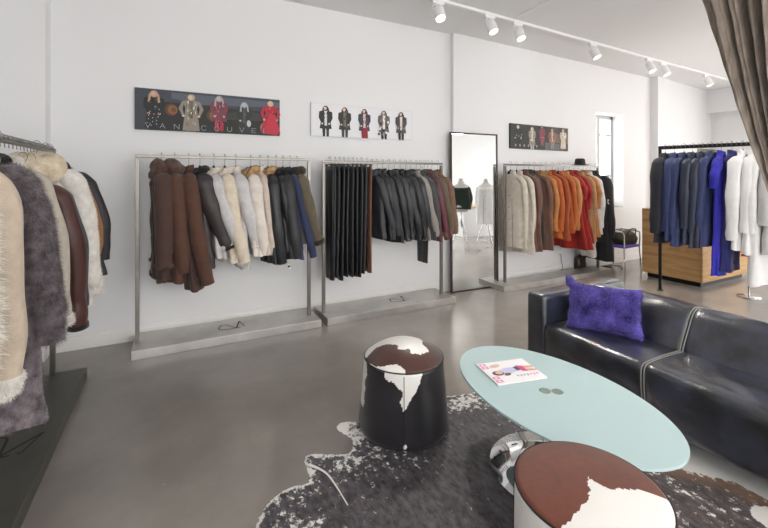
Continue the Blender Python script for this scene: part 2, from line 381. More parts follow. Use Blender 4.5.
        for s in (-1, 1):
            Rl = []
            for t in np.linspace(.045, .36, 9):
                wd = np.interp(t, [.045, .14, .2, .36], [.25, .62, .5, .06]); Rl.append([S(PI+s*(.06+wd*j/5), t, .009) for j in range(6)])
            K.add(*loft(Rl, False), cm)
        K.build('collar', root)
    if belt:
        B = MB(); tb = .42; Rb = np.array([[S(p_, t, .006) for p_ in ph] for t in np.linspace(tb, tb+.045/L, 3)]); B.add(*loft(Rb, True), belt); B.build('belt', root)
    if tagz:
        T_ = MB(); x, y, z = S(-PI/2-.5, 1.0); T_.add(*tube([(x, y, z+.02), (x+.004, y-.004, z-.05)], .0008, 4), M_tag); T_.add(*bb(x-.018, x+.018, y-.006, y-.004, z-.10, z-.05), M_tag)
        T_.add(*bb(x-.012, x+.012, y-.0068, y-.006, z-.075, z-.058), M_ink); T_.build('price_tag', root)
    if hang: add_hanger(root)
    return root

def trousers(label, loc, L=1.1, m=None, wd=.12, seed=0, rot=0, group=None, name='trousers'):
    root = empty(name, loc, rot); tag(root, label, 'trousers', group); fn = fold_noise(seed+50)
    b = MB(); n = 36; R = []
    for t in np.linspace(0, 1, 26):
        z = -.085-L*t; W = np.interp(t, [0, .06, .3, 1], [wd*.9, wd, wd*.92, wd*.72]); T = np.interp(t, [0, .08, .3, 1], [.014, .024, .026, .02])
        row = []
        for p in np.linspace(0, 2*PI, n, endpoint=False):
            cx, sy = math.cos(p), math.sin(p); g = .55*math.exp(-(sy/.22)**2)*min(1, max(0, (t-.2)*4))
            d = sum(A*math.sin(f*p+q_+k*t) for f, q_, A, k in fn)/3*.006*t
            row.append((math.copysign(abs(cx)**.7, cx)*(T*(1-g)+d)+.012*math.sin(2.5*t+seed)*t, sy*(W+d), z))
        R.append(row)
    V, F = loft(R, True, True, True); b.add(V, F, m); b.build('trouser_legs', root)
    wbd = MB(); wbd.add(*loft([[(q[0]*1.15, q[1]*1.03, q[2]+dz) for q in R[0]] for dz in (.004, -.03)], True, True, False), m); wbd.build('waistband', root)
    h = MB(); h.add(*tube(arc_path([(0, 0, -.055), (0, -.018, -.02), (0, -.02, 0), (0, 0, .022), (0, .02, 0)], 16), .0022, 6), M_hook)
    h.add(*tube([(0, -wd, -.06), (0, wd, -.06)], .004, 8), M_hang)
    for s in (-1, 1): h.add(*bb(-.012, .012, s*wd*.8-.01, s*wd*.8+.01, -.105, -.055, .002), M_hang)
    h.build('hanger', root); return root

def cloth(n, c, r=.8, var=.12, vs=14, bump=.25, bs=90, sheen=.15): return mat(n, c, r, var=var, vscale=vs, bump=bump, bscale=bs, sheen=sheen)
def leather(n, c, r=.38, var=.15): return mat(n, c, r, var=var, vscale=9, bump=.35, bscale=45, spec=.5)
def furm(n, c, c2): return mat(n, c, .85, col2=c2, vscale=22, bump=.6, bscale=120, sheen=.3, spec=.2)
G_brown = cloth('brown_suede', '#4a332b'); G_brown2 = cloth('russet_suede', '#553729'); G_brown3 = cloth('cocoa_suede', '#432e27')
G_char = leather('charcoal_nappa', '#3a3434', .5); G_blk = leather('black_leather', '#202125', .42); G_blk2 = leather('soft_black_leather', '#2b2b2e', .55)
G_lgrey = cloth('pale_grey_suede', '#c6c4c5'); G_cream = cloth('cream_suede', '#d8cbb8'); G_cream2 = cloth('ivory_suede', '#dcd3ca')
G_pink = cloth('pale_sand_suede', '#cfbfb2'); G_navy = cloth('navy_wool', '#2b3352'); G_olive = cloth('olive_suede', '#5b5242')
F_brown = furm('brown_shearling', '#4a3630', '#6b5348'); F_black = furm('black_shearling', '#151416', '#2c292a'); F_cream = furm('cream_shearling', '#d9cfc0', '#ece5d9')
F_tan = furm('golden_fox_fur', '#8f6a3e', '#d8b787'); F_olive = furm('dark_olive_fur', '#33281f', '#54452f')
M_zip = mat('silver_zip', '#cfcfcf', .3, metal=1)

# --- rack 1
Z1 = 1.665; Y1 = 4.085
def rack(name, label, x0, x1, y, ztop, py0, py1, px0, px1, group=None):
    r = empty(name, ((px0+px1)/2, (py0+py1)/2, 0)); tag(r, label, 'clothes rack', group); ox, oy = (px0+px1)/2, (py0+py1)/2
    p = MB(); p.add(*bb(px0-ox, px1-ox, py0-oy, py1-oy, .0, .075, .003), M_plinth); pl = p.build('plinth', r, smooth=False)
    for x in (x0, x1):
        q = MB(); q.add(*bb(x-.016-ox, x+.016-ox, y-.016-oy, y+.016-oy, .075, ztop-.03, .002), M_steel); q.build('post', r, smooth=False)
    q = MB(); q.add(*bb(x0-.016-ox, x1+.016-ox, y-.014-oy, y+.014-oy, ztop-.024, ztop, .003), M_steel); q.build('top_rail', r, smooth=False)
    return r, pl
def logo(pl, cx, cy, s, rz=0, z=.0757):
    """the brush-drawn mark on the plinth tops"""
    M = Matrix.Rotation(rz, 3, 'Z'); b = MB()
    strokes = [([(-1.0, .55), (-.6, .62), (-.35, .45), (.05, -.15), (.3, -.55)], .05), ([(-.75, .5), (-1.0, .05), (-.95, -.35), (-.5, -.55), (.3, -.58), (.65, -.45)], .05),
               ([(.3, -.58), (.5, .2), (.72, 1.0)], .06), ([(.72, 1.0), (.85, .3), (.95, -.3), (.8, -.3)], .035)]
    for k, (pts, wd) in enumerate(strokes):
        P = arc_path([(x, y, 0) for x, y in pts], 20); T = np.gradient(P, axis=0); T /= np.linalg.norm(T, axis=1)[:, None]; n = np.stack([-T[:, 1], T[:, 0], T[:, 2]*0], 1)
        A = (P-n*wd)*s; B = (P+n*wd)*s; R = []
        for i in range(len(P)): R.append([tuple((M@Vector(A[i]))+Vector((cx, cy, z+k*.0003))), tuple((M@Vector(B[i]))+Vector((cx, cy, z+k*.0003)))])
        b.add(*loft(R, False), M_ink)
    b.build('logo', pl, smooth=False)
r1, pl1 = rack('clothes_rack', 'steel clothes rack of shearling coats, nearest the left corner of the back wall', -.295, 1.235, Y1, 1.705, 3.885, 4.33, -.325, 1.305)
logo(pl1, -.01, .0, .115)
g1 = 'coats on the first wall rack'
for x, nm, cat, lab, kw in [
 (-.10, 'shearling_coat', 'coat', 'dark brown shearling coat with big hooded collar, leftmost on the first wall rack', dict(L=1.01, m=G_brown, collar='hood', cm=F_brown, fcol=1, fl=.016, collar_r=.048, cuff=F_brown, hem=F_brown, sl=.80, sr=.082, lean=-.03, th=.06, w=.22)),
 (.003, 'shearling_coat', 'coat', 'russet brown shearling coat with rolled collar, second from left on the first wall rack', dict(L=1.04, m=G_brown2, collar='hood', cm=F_brown, fcol=1, fl=.014, collar_r=.040, sl=.86, sr=.07, lean=.0, th=.06)),
 (.117, 'suede_coat', 'coat', 'long cocoa suede coat with the lowest hem on the first wall rack', dict(L=1.12, m=G_brown3, m2=G_brown2, collar='stand', cm=G_brown2, sl=.98, sr=.072, lean=.06, th=.06)),
 (.209, 'leather_coat', 'coat', 'charcoal leather coat with curly black fur collar on the first wall rack', dict(L=.94, m=G_char, collar='fur', cm=F_black, collar_r=.036, fcol=1, cuff=F_black, cuffh=.03, sl=.68, sr=.085, lean=.09, th=.06, tagz=True)),
 (.328, 'shearling_jacket', 'jacket', 'pale grey suede jacket right of the charcoal leather coat', dict(L=.86, m=G_lgrey, collar='fur', cm=F_cream, fcol=1, collar_r=.03, cuff=F_cream, sl=.74, sr=.06, lean=.09)),
 (.425, 'shearling_coat', 'coat', 'cream shearling coat with fluffy collar between two pale grey jackets', dict(L=.9, m=G_cream, collar='fur', cm=F_cream, fcol=1, collar_r=.034, cuff=F_cream, hem=F_cream, sl=.83, sr=.066, lean=.07)),
 (.524, 'suede_jacket', 'jacket', 'pale grey suede jacket with turned back cuffs, left of the ivory parka', dict(L=.98, m=G_lgrey, collar='stand', cm=F_cream, cuff=F_cream, sl=.68, sr=.068, lean=.10)),
 (.663, 'hooded_parka', 'parka', 'ivory suede parka with golden fur hood trim', dict(L=.86, m=G_cream2, collar='fur', cm=F_tan, fcol=1, fl=.045, collar_r=.045, sl=.76, sr=.062, lean=.05)),
 (.748, 'suede_jacket', 'jacket', 'sand suede jacket with black edge strap right of the ivory parka', dict(L=.86, m=G_pink, frontm=G_blk, collar='stand', cm=F_cream, sl=.77, sr=.045, lean=.02)),
 (.826, 'leather_jacket', 'jacket', 'black leather jacket with golden fur collar', dict(L=.95, m=G_blk, collar='fur', cm=F_tan, fcol=1, fl=.04, collar_r=.042, sl=.86, sr=.066, lean=.02, zips=M_zip)),
 (.905, 'leather_jacket', 'jacket', 'short black leather jacket right of the golden fur collar', dict(L=.85, m=G_blk, collar='fur', cm=F_black, fcol=1, collar_r=.028, sl=.74, sr=.058, lean=.04)),
 (.975, 'leather_jacket', 'jacket', 'soft black leather jacket with silver cuff zips beside the navy coat', dict(L=.92, m=G_blk2, collar='fur', cm=F_black, fcol=1, collar_r=.03, sl=.82, sr=.07, lean=.06, zips=M_zip, tagz=True)),
 (1.046, 'wool_coat', 'coat', 'navy blue coat with black collar, second from the right end of the first wall rack', dict(L=.93, m=G_navy, collar='fur', cm=F_black, fcol=1, collar_r=.03, sl=.83, sr=.05, lean=.07)),
 (1.119, 'shearling_coat', 'coat', 'olive coat with dark fur collar, right end of the first wall rack', dict(L=.78, m=G_olive, collar='fur', cm=F_olive, fcol=1, collar_r=.042, cuff=F_olive, cuffh=.07, sl=.70, sr=.066, lean=.12))]:
    kw['seed'] = int(x*1000)+200; kw['lean'] = kw.get('lean', .05)*1.3+.035; kw['sr'] *= .93; garment(nm, lab, cat, (x-.01, Y1, Z1+.045), rot=.08+.07*math.sin(x*37), group=g1, **kw)

# --- rack 2
Y2 = 4.085
r2, pl2 = rack('clothes_rack', 'steel clothes rack of black trousers and jackets, left of the leaning mirror', 1.395, 2.915, Y2, 1.69, 3.885, 4.33, 1.37, 2.99)
logo(pl2, .15, .0, .115)
tr_m = [leather('trouser_black_leather', '#1b1c20', .45), leather('trouser_dark_leather', '#26272b', .5), leather('trouser_soft_leather', '#2c2d31', .6)]
wr = ['worn matte', 'plain', 'softly creased', 'shiny', 'crisp', 'faded', 'ribbed', 'smooth', 'slim']
for i, u in enumerate([1.40+.052*k for k in range(9)]):
    if i == 0: u = 1.435
    trousers('black leather trousers, number %s from the left end of the second wall rack' % ['one', 'two', 'three', 'four', 'five', 'six', 'seven', 'eight', 'nine'][i],
        (u+.02, Y2, 1.71), L=1.19-.012*(i % 3)+.02*(i % 2), m=tr_m[i % 3], wd=.14+.01*(i % 2), seed=i, group='black trousers on the second wall rack')
trousers('brown leather trousers hanging between black trousers and black jackets', (1.90, Y2, 1.71), L=1.17, m=leather('trouser_brown', '#6b4a38', .5), wd=.13, seed=30, group='trousers on the second wall rack')
jm = {'b': G_blk, 's': G_blk2, 'k': leather('matte_black_leather', '#33343a', .5), 'g': cloth('stone_grey_suede', '#8d8680'), 'd': cloth('graphite_suede', '#3d3c40'), 'r': leather('burgundy_leather', '#5b2631', .45), 'o': cloth('moss_suede', '#5a5040'), 'n': cloth('tobacco_suede', '#6e5242')}
J2 = [(1.965, 'k', .78, 'black jacket with pale inside, first jacket right of the trousers'), (2.03, 'b', .80, 'glossy black leather jacket, second jacket right of the trousers'), (2.10, 's', .80, 'black biker jacket with white lower zip'),
      (2.18, 'b', .84, 'long glossy black leather jacket left of the padded black one'), (2.255, 'k', .82, 'matte black leather jacket fifth right of the trousers'), (2.33, 'b', .80, 'creased black leather jacket near the rack middle, sixth right of the trousers'),
      (2.405, 's', .82, 'soft black leather jacket seventh right of the trousers'), (2.475, 'b', .82, 'black leather jacket left of the stone grey one'), (2.55, 'g', .84, 'stone grey suede jacket on the second wall rack'),
      (2.61, 'd', .84, 'graphite suede jacket right of the stone grey one'), (2.665, 'b', .82, 'narrow black jacket left of the burgundy one'), (2.715, 'r', .86, 'burgundy leather jacket on the second wall rack'), (2.775, 'o', .80, 'moss green suede jacket right of the burgundy one'), (2.86, 'n', .80, 'tobacco brown jacket at the right end of the second wall rack')]
for i, (x, k, L, lab) in enumerate(J2):
    garment('leather_jacket' if k in 'bskr' else 'suede_jacket', lab, 'jacket', (x, Y2, 1.695), L=L, m=jm[k], collar='stand' if i % 3 else 'lapel', sl=L-.14+.03*(i % 2), sr=.05, lean=.12, w=.205, th=.035,
            seed=300+i, rot=.14+.08*math.sin(i*2.1), group='jackets on the second wall rack', zips=M_zip if i in (2, 3, 5) else None, fold=.7)
trousers('wide black trousers hanging lower than the grey and burgundy jackets', (2.66, Y2+.04, 1.62), L=1.05, m=tr_m[1], wd=.15, seed=44, group='trousers on the second wall rack')

# --- rack 3
Y3 = 4.12
r3, pl3 = rack('clothes_rack', 'steel clothes rack of beige, orange and red coats right of the leaning mirror', 4.0, 5.98, Y3, 1.70, 3.96, 4.245, 3.83, 6.11)
c_ora = cloth('orange_suede', '#b0561f'); c_ora2 = cloth('burnt_orange_suede', '#99441a'); c_car = cloth('caramel_suede', '#b87c46'); c_bei = cloth('beige_suede', '#c4bbae'); c_red = cloth('red_wool', '#94170f')
c_tan = cloth('tan_suede', '#b08458'); c_mau = cloth('mauve_brown_suede', '#6a4a3e'); c_dol = cloth('dark_olive_cloth', '#3a3931'); c_whi = cloth('off_white_cloth', '#ddd9d2', bump=.1); c_bkc = cloth('black_cloth', '#1d1d1f')
g3 = 'clothes on the third wall rack'
for i, (x, nm, m_, L, kw, lab) in enumerate([
 (4.10, 'suede_coat', c_bei, 1.08, dict(belt=c_bei, sl=.86, collar='lapel'), 'beige suede coat with belt at the left end of the third wall rack'),
 (4.22, 'suede_coat', c_bei, 1.16, dict(sl=.80, collar='lapel', flare=1.25), 'wide beige coat with curved lapels beside the belted beige one'),
 (4.36, 'wool_coat', c_mau, 1.14, dict(sl=.7, collar='stand', flare=1.15), 'mauve brown coat with folded collar behind the beige coats'),
 (4.45, 'wool_vest', c_dol, 1.05, dict(sl=0, collar='stand'), 'dark olive long vest between the mauve coats'),
 (4.56, 'suede_coat', c_mau, 1.14, dict(sl=.72, collar='lapel', flare=1.2), 'mauve brown flared coat left of the orange coats'),
 (4.68, 'suede_coat', c_car, .88, dict(sl=.74, collar='fur', cm=F_tan, fcol=1), 'caramel coat with curly golden collar left of the orange coats'),
 (4.80, 'suede_coat', c_ora, .98, dict(sl=.80, collar='lapel', flare=1.2), 'bright orange suede coat beside the caramel coat'),
 (4.93, 'suede_coat', c_ora2, 1.02, dict(sl=.76, collar='stand', flare=1.25), 'burnt orange suede coat, second of the orange coats'),
 (5.06, 'suede_coat', c_ora, .93, dict(sl=.78, collar='lapel', flare=1.1, frontm=c_ora2), 'orange suede coat with darker placket, third of the orange coats'),
 (5.18, 'suede_jacket', c_car, .90, dict(sl=.72, collar='lapel', frontm=G_brown), 'caramel jacket with dark front edge left of the red dress'),
 (5.30, 'dress', c_red, 1.18, dict(sl=.34, collar='stand', flare=1.55, open_=False, fold=2.2), 'pleated red dress with short sleeves on the third wall rack'),
 (5.41, 'dress', c_red, 1.10, dict(sl=.5, collar='stand', flare=1.3, open_=False, fold=1.8), 'second red dress with longer sleeves, right of the pleated red dress'),
 (5.51, 'suede_coat', c_tan, 1.08, dict(sl=.7, collar='lapel', flare=1.2), 'tan suede coat right of the red dresses'),
 (5.62, 'suede_coat', c_car, 1.02, dict(sl=.5, collar='stand', flare=1.1), 'caramel suede coat right of the tan coat'),
 (5.71, 'shirt', c_whi, .98, dict(sl=.8, collar='lapel'), 'off-white long shirt near the right end of the third wall rack'),
 (5.79, 'long_coat', c_bkc, 1.12, dict(sl=.6, collar='stand'), 'short-sleeved black coat beside the off-white shirt'),
 ]):
    garment(nm, lab, 'dress' if nm == 'dress' else 'coat', (x, Y3, 1.71), rot=.32+.12*math.sin(i*1.7), L=L, m=m_, w=.21, th=.036, lean=.04, sr=.048, seed=500+i, group=g3, **kw)
bk = garment('long_coat', 'long black coat with white chest lettering, right end of the third wall rack', 'coat', (5.90, Y3, 1.71), L=1.42, m=c_bkc, sl=.95, sr=.075, w=.23, th=.06, lean=.07, collar='stand', seed=540, group=g3, curve=.05)
t = MB()
for j, (x, z, l) in enumerate([(0, 0, .05), (.06, .004, .045), (.0, -.03, .03), (.045, -.028, .06), (.02, -.055, .05)]): t.add(*bb(-.075+x, -.075+x+l, -.262, -.2595, -.52+z, -.508+z), M_tag)
t.build('printed_lettering', bk, smooth=False)
garment('white_dress', 'long white dress hanging low in front of the black coat, by the right rack post', 'dress', (5.70, Y3-.02, 1.36), L=1.0, m=c_whi, sl=0, w=.12, th=.03, collar='stand', open_=False, seed=552, group=g3)
trousers('black trousers showing below the tan coats on the third wall rack', (5.58, Y3, 1.60), L=1.12, m=tr_m[0], wd=.14, seed=61, group='trousers on the third wall rack')
# hat on the rail end
b = MB(); b.add(*lathe([(.0, .0), (.13, .0), (.135, .006), (.085, .012), (.078, .03), (.07, .09), (.05, .105), (0, .108)], 28, False, False), c_bkc)
h = empty('hat', (5.55, Y3, 1.702)); b.build('crown_and_brim', h); tag(h, 'black felt hat sitting on the top rail of the third wall rack', 'hat')
b = MB(); b.add(*lathe([(.0795, .014), (.0785, .032), (.076, .034)], 28, False, False), G_blk); b.build('hat_band', h)

# --- black rail on the right
A_ = np.array([5.77, 3.08]); B_ = np.array([6.17, 1.92]); dv = B_-A_; LEN = np.linalg.norm(dv); ang = math.atan2(dv[1], dv[0]); ZB = 1.93
rk = empty('clothes_rail', (A_[0], A_[1], 0), ang); tag(rk, 'black metal clothes rail with blue and white clothes before the oak box', 'clothes rack')
for x in (0, LEN):
    q = MB(); q.add(*bb(x-.017, x+.017, -.017, .017, .012, ZB-.03, .002), M_black); q.build('post', rk, smooth=False)
q = MB(); q.add(*bb(-.017, LEN+.017, -.022, .022, ZB-.045, ZB, .002), M_black); q.build('top_rail', rk, smooth=False)
for k in range(26): q = MB(); q.add(*tube(arc_path([(.05+k*.045, -.02, ZB-.03), (.052+k*.045, -.02, ZB+.004), (.054+k*.045, 0, ZB+.012), (.056+k*.045, .02, ZB-.01)], 12), .003, 5), M_hook); q.build('hook', rk)
q = MB()
for x in (0, LEN): q.add(*bb(x-.035, x+.035, -.035, .035, 0, .006, .002), M_black)
q.build('base_plate', rk, smooth=False)
k_nav = leather('navy_leather', '#2c3346', .45); k_nav2 = cloth('slate_blue_denim', '#2a3765', r=.6); k_nv3 = cloth('midnight_cloth', '#20222d'); k_blu = cloth('cobalt_blue_jersey', '#3330b4', bump=.08); k_ind = cloth('indigo_cloth', '#27286a')
k_wh = cloth('white_cotton', '#f6f6f6', bump=.08, var=.03); k_wg = cloth('pale_grey_cotton', '#cfcfce', bump=.1, var=.05); k_sil = mat('silver_satin', '#b9b9ba', .4, var=.1)
RB = ang+PI
gb = 'clothes on the black rail'
for i, (t_, nm, cat, m_, L, kw, lab) in enumerate([
 (.06, 'blazer', 'jacket', k_nv3, 1.22, dict(sl=.98, sr=.075, flare=1.1), 'midnight blue jacket nearest the far post of the black rail'),
 (.16, 'blazer', 'jacket', k_nav2, 1.18, dict(sl=.95), 'slate blue jacket, second from the far post of the black rail'),
 (.26, 'denim_coat', 'coat', k_nav2, 1.24, dict(sl=1.0, flare=1.2), 'long slate blue coat with front seam, third on the black rail'),
 (.35, 'blazer', 'jacket', k_nav, 1.20, dict(sl=.9), 'navy leather jacket, fourth from the far post of the black rail'),
 (.44, 'leather_coat', 'coat', k_nav, 1.24, dict(sl=.95, flare=1.2), 'glossy navy leather coat left of the cobalt dress'),
 (.53, 'denim_coat', 'coat', k_nav2, 1.22, dict(sl=.9, flare=1.1), 'slate blue coat directly left of the cobalt dress'),
 (.63, 'dress', 'dress', k_blu, 1.56, dict(sl=.38, open_=False, collar='stand', sr=.055, flare=1.05, w=.19), 'long cobalt blue dress with short sleeves, hanging over the oak box'),
 (.73, 'dress', 'dress', k_ind, 1.50, dict(sl=.0, open_=False, collar='stand', w=.17), 'long indigo dress behind the cobalt one'),
 (.83, 'shirt', 'shirt', k_wh, 1.22, dict(sl=1.0, sr=.07, collar='stand'), 'white knitted long shirt directly right of the blue dresses'),
 (.92, 'shirt', 'shirt', k_wh, 1.26, dict(sl=.9, collar='lapel'), 'white long shirt with open lapels, second of the white clothes'),
 (1.00, 'dress', 'dress', k_wh, 1.62, dict(sl=.9, open_=False, collar='stand', flare=1.2), 'long white dress reaching lowest on the black rail'),
 (1.09, 'shirt', 'shirt', k_wg, 1.24, dict(sl=.8, collar='lapel'), 'pale grey shirt with dark collar notch beside the long white dress'),
 (1.17, 'vest', 'vest', k_sil, 1.2, dict(sl=.7, collar='stand'), 'silver grey satin top near the curtain end of the black rail')]):
    p_ = A_+dv/LEN*t_
    k2 = dict(w=.22, th=.045, lean=.03, sr=.058, collar='lapel'); k2.update(kw)
    garment(nm, lab, cat, (p_[0], p_[1], ZB+.005), rot=RB-.28+.1*math.sin(i*2.3), L=L-.02, m=m_, seed=700+i, group=gb, **k2)

# --- left rail, close to the camera
ZL = 1.715; XLk = -.79
lr = empty('clothes_rack', (-.79, 2.6, 0)); tag(lr, 'steel clothes rack of fur and leather coats at the left edge, close to the camera', 'clothes rack')
M_lp = mat('dark_steel_plate', '#5d5c55', .42, metal=.45, var=.12, vscale=2.5, detail=6)
p = MB(); p.add(*bb(-.21, .2, -1.5, 1.11, 0, .08, .003), M_lp); pl0 = p.build('plinth', lr, smooth=False)
for y in (1.09, -1.25):
    q = MB(); q.add(*bb(-.016, .016, y-.016, y+.016, .08, ZL-.03, .002), M_steel); q.build('post', lr, smooth=False)
q = MB(); q.add(*bb(-.016, .016, -1.266, 1.106, ZL-.03, ZL, .003), M_steel); q.build('top_rail', lr, smooth=False)
for k in range(26):
    y = 1.04-k*.062; q = MB(); q.add(*tube(arc_path([(-.019, y, ZL-.05), (-.021, y, ZL-.012), (-.010, y+.003, ZL+.008), (.012, y+.004, ZL+.008), (.021, y+.004, ZL-.015)], 12), .0028, 5), M_hook); q.build('hook', lr)
logo(pl0, -.01, .20, .13, rz=-.5, z=.0807)
f_long = furm('long_ivory_fur', '#d6cfc4', '#f2ede4'); f_grey = furm('taupe_grey_fur', '#4c4448', '#8a8085'); f_wh = furm('white_shearling_fur', '#dcd6cf', '#f3efe9'); f_crm = furm('golden_cream_fur', '#c9b494', '#ebe0cc')
l_bur = leather('oxblood_leather', '#4a2824', .42); l_tan = cloth('tan_suede_edge', '#9c7048'); l_gre = cloth('greige_suede', '#b9b2a4'); l_slt = cloth('slate_suede', '#454a50'); l_sand = cloth('sand_shearling_suede', '#c6b5a2')
gl = 'coats on the near left rack'
for i, (y, nm, lab, kw) in enumerate([
 (1.66, 'fur_coat', 'shaggy ivory long-haired fur coat at the left picture edge', dict(splay=-.01, L=.93, m=f_long, furry=1, fl=.048, blades=26000, bw=.0014, sl=.78, sr=.075, collar='fur', cm=f_long, collar_r=.04, w=.21, th=.06, open_=False, pockets=False)),
 (1.99, 'shearling_coat', 'sand suede coat with pale shearling edge beside the shaggy ivory fur', dict(splay=.0, flare=1.05, L=.98, m=l_sand, collar='fur', cm=f_wh, fcol=1, cuff=f_wh, cuffh=.1, hem=f_wh, sl=.88, sr=.07, frontm=f_wh)),
 (2.31, 'fur_coat', 'taupe grey fur coat with the lowest hem on the near left rack', dict(L=1.24, m=f_grey, furry=1, fl=.028, blades=42000, bw=.0010, sl=.80, sr=.085, collar='fur', cm=f_grey, collar_r=.04, w=.225, th=.07, open_=False, pockets=False)),
 (2.47, 'leather_jacket', 'black leather jacket squeezed behind the taupe grey fur coat', dict(L=.84, m=G_blk, collar='fur', cm=F_black, fcol=1, sl=.66, sr=.05)),
 (2.66, 'suede_coat', 'greige suede coat with white fur hem behind the taupe grey fur', dict(L=.98, m=l_gre, collar='fur', cm=f_wh, fcol=1, cuff=f_wh, cuffh=.07, hem=f_wh, sl=.84, sr=.06, th=.05)),
 (3.05, 'leather_coat', 'oxblood leather coat with black fur cuff on the near left rack', dict(L=.95, m=l_bur, collar='stand', cm=l_bur, cuff=F_black, cuffh=.06, sl=.90, sr=.075, th=.055, w=.215)),
 (3.20, 'suede_coat', 'slate suede coat between the oxblood and the white shearling coat', dict(L=.96, m=l_slt, collar='stand', sl=.80, sr=.05)),
 (3.31, 'shearling_coat', 'thick white shearling coat with long bulky sleeves and seamed cuffs', dict(L=1.0, m=f_wh, furry=1, fl=.012, blades=26000, bw=.0012, collar='fur', cm=f_crm, fcol=1, collar_r=.085, cuff=f_wh, cuffh=.14, sl=.84, sr=.085, w=.24, th=.07, lean=.02, open_=False)),
 (3.50, 'suede_coat', 'tan and black suede coat with tan shoulder edge behind the white shearling', dict(L=.9, m=l_tan, collar='lapel', sl=.6, sr=.05, w=.24)),
 (3.60, 'leather_coat', 'black leather coat with dark fur collar by the far post of the near left rack', dict(L=.86, m=G_blk2, collar='fur', cm=F_black, fcol=1, collar_r=.042, sl=.66, sr=.06, w=.27, lean=.03, zips=M_zip))]):
    k2 = dict(w=.215, th=.05, lean=.03, sr=.06, splay=.055, flare=1.2); k2.update(kw)
    dz = -.09 if 'oxblood leather' in lab or 'slate suede coat' in lab else 0; garment(nm, lab, 'coat', (XLk, y, ZL+.005+dz), rot=PI/2+.12, m2=None, seed=900+i, group=gl, **k2)

# ------------------------------------------------------------------ mirror
mr_c = (3.585, 4.245, 0); mr = empty('leaning_mirror', mr_c, rot=(math.radians(-.6), 0, math.radians(-3.2))); tag(mr, 'tall rectangular floor mirror with thin dark frame leaning on the back wall', 'mirror')
mw, mh = .385, 2.11; fr = MB(); M_frame = mat('dark_bronze_frame', '#3b2a24', .4)
for x0, x1, q0, q1 in ((-mw, -mw+.018, 0, mh), (mw-.018, mw, 0, mh), (-mw, mw, 0, .018), (-mw, mw, mh-.018, mh)): fr.add(*bb(x0, x1, -.018, .018, q0, q1, .002), M_frame)
fr.build('mirror_frame', mr, smooth=False)
M_mir = mat('mirror_silver', '#eef1f1', .005, metal=1); g = MB(); g.add(*bb(-mw+.015, mw-.015, -.008, .008, .015, mh-.015), M_mir); g.build('mirror_glass', mr, smooth=False)

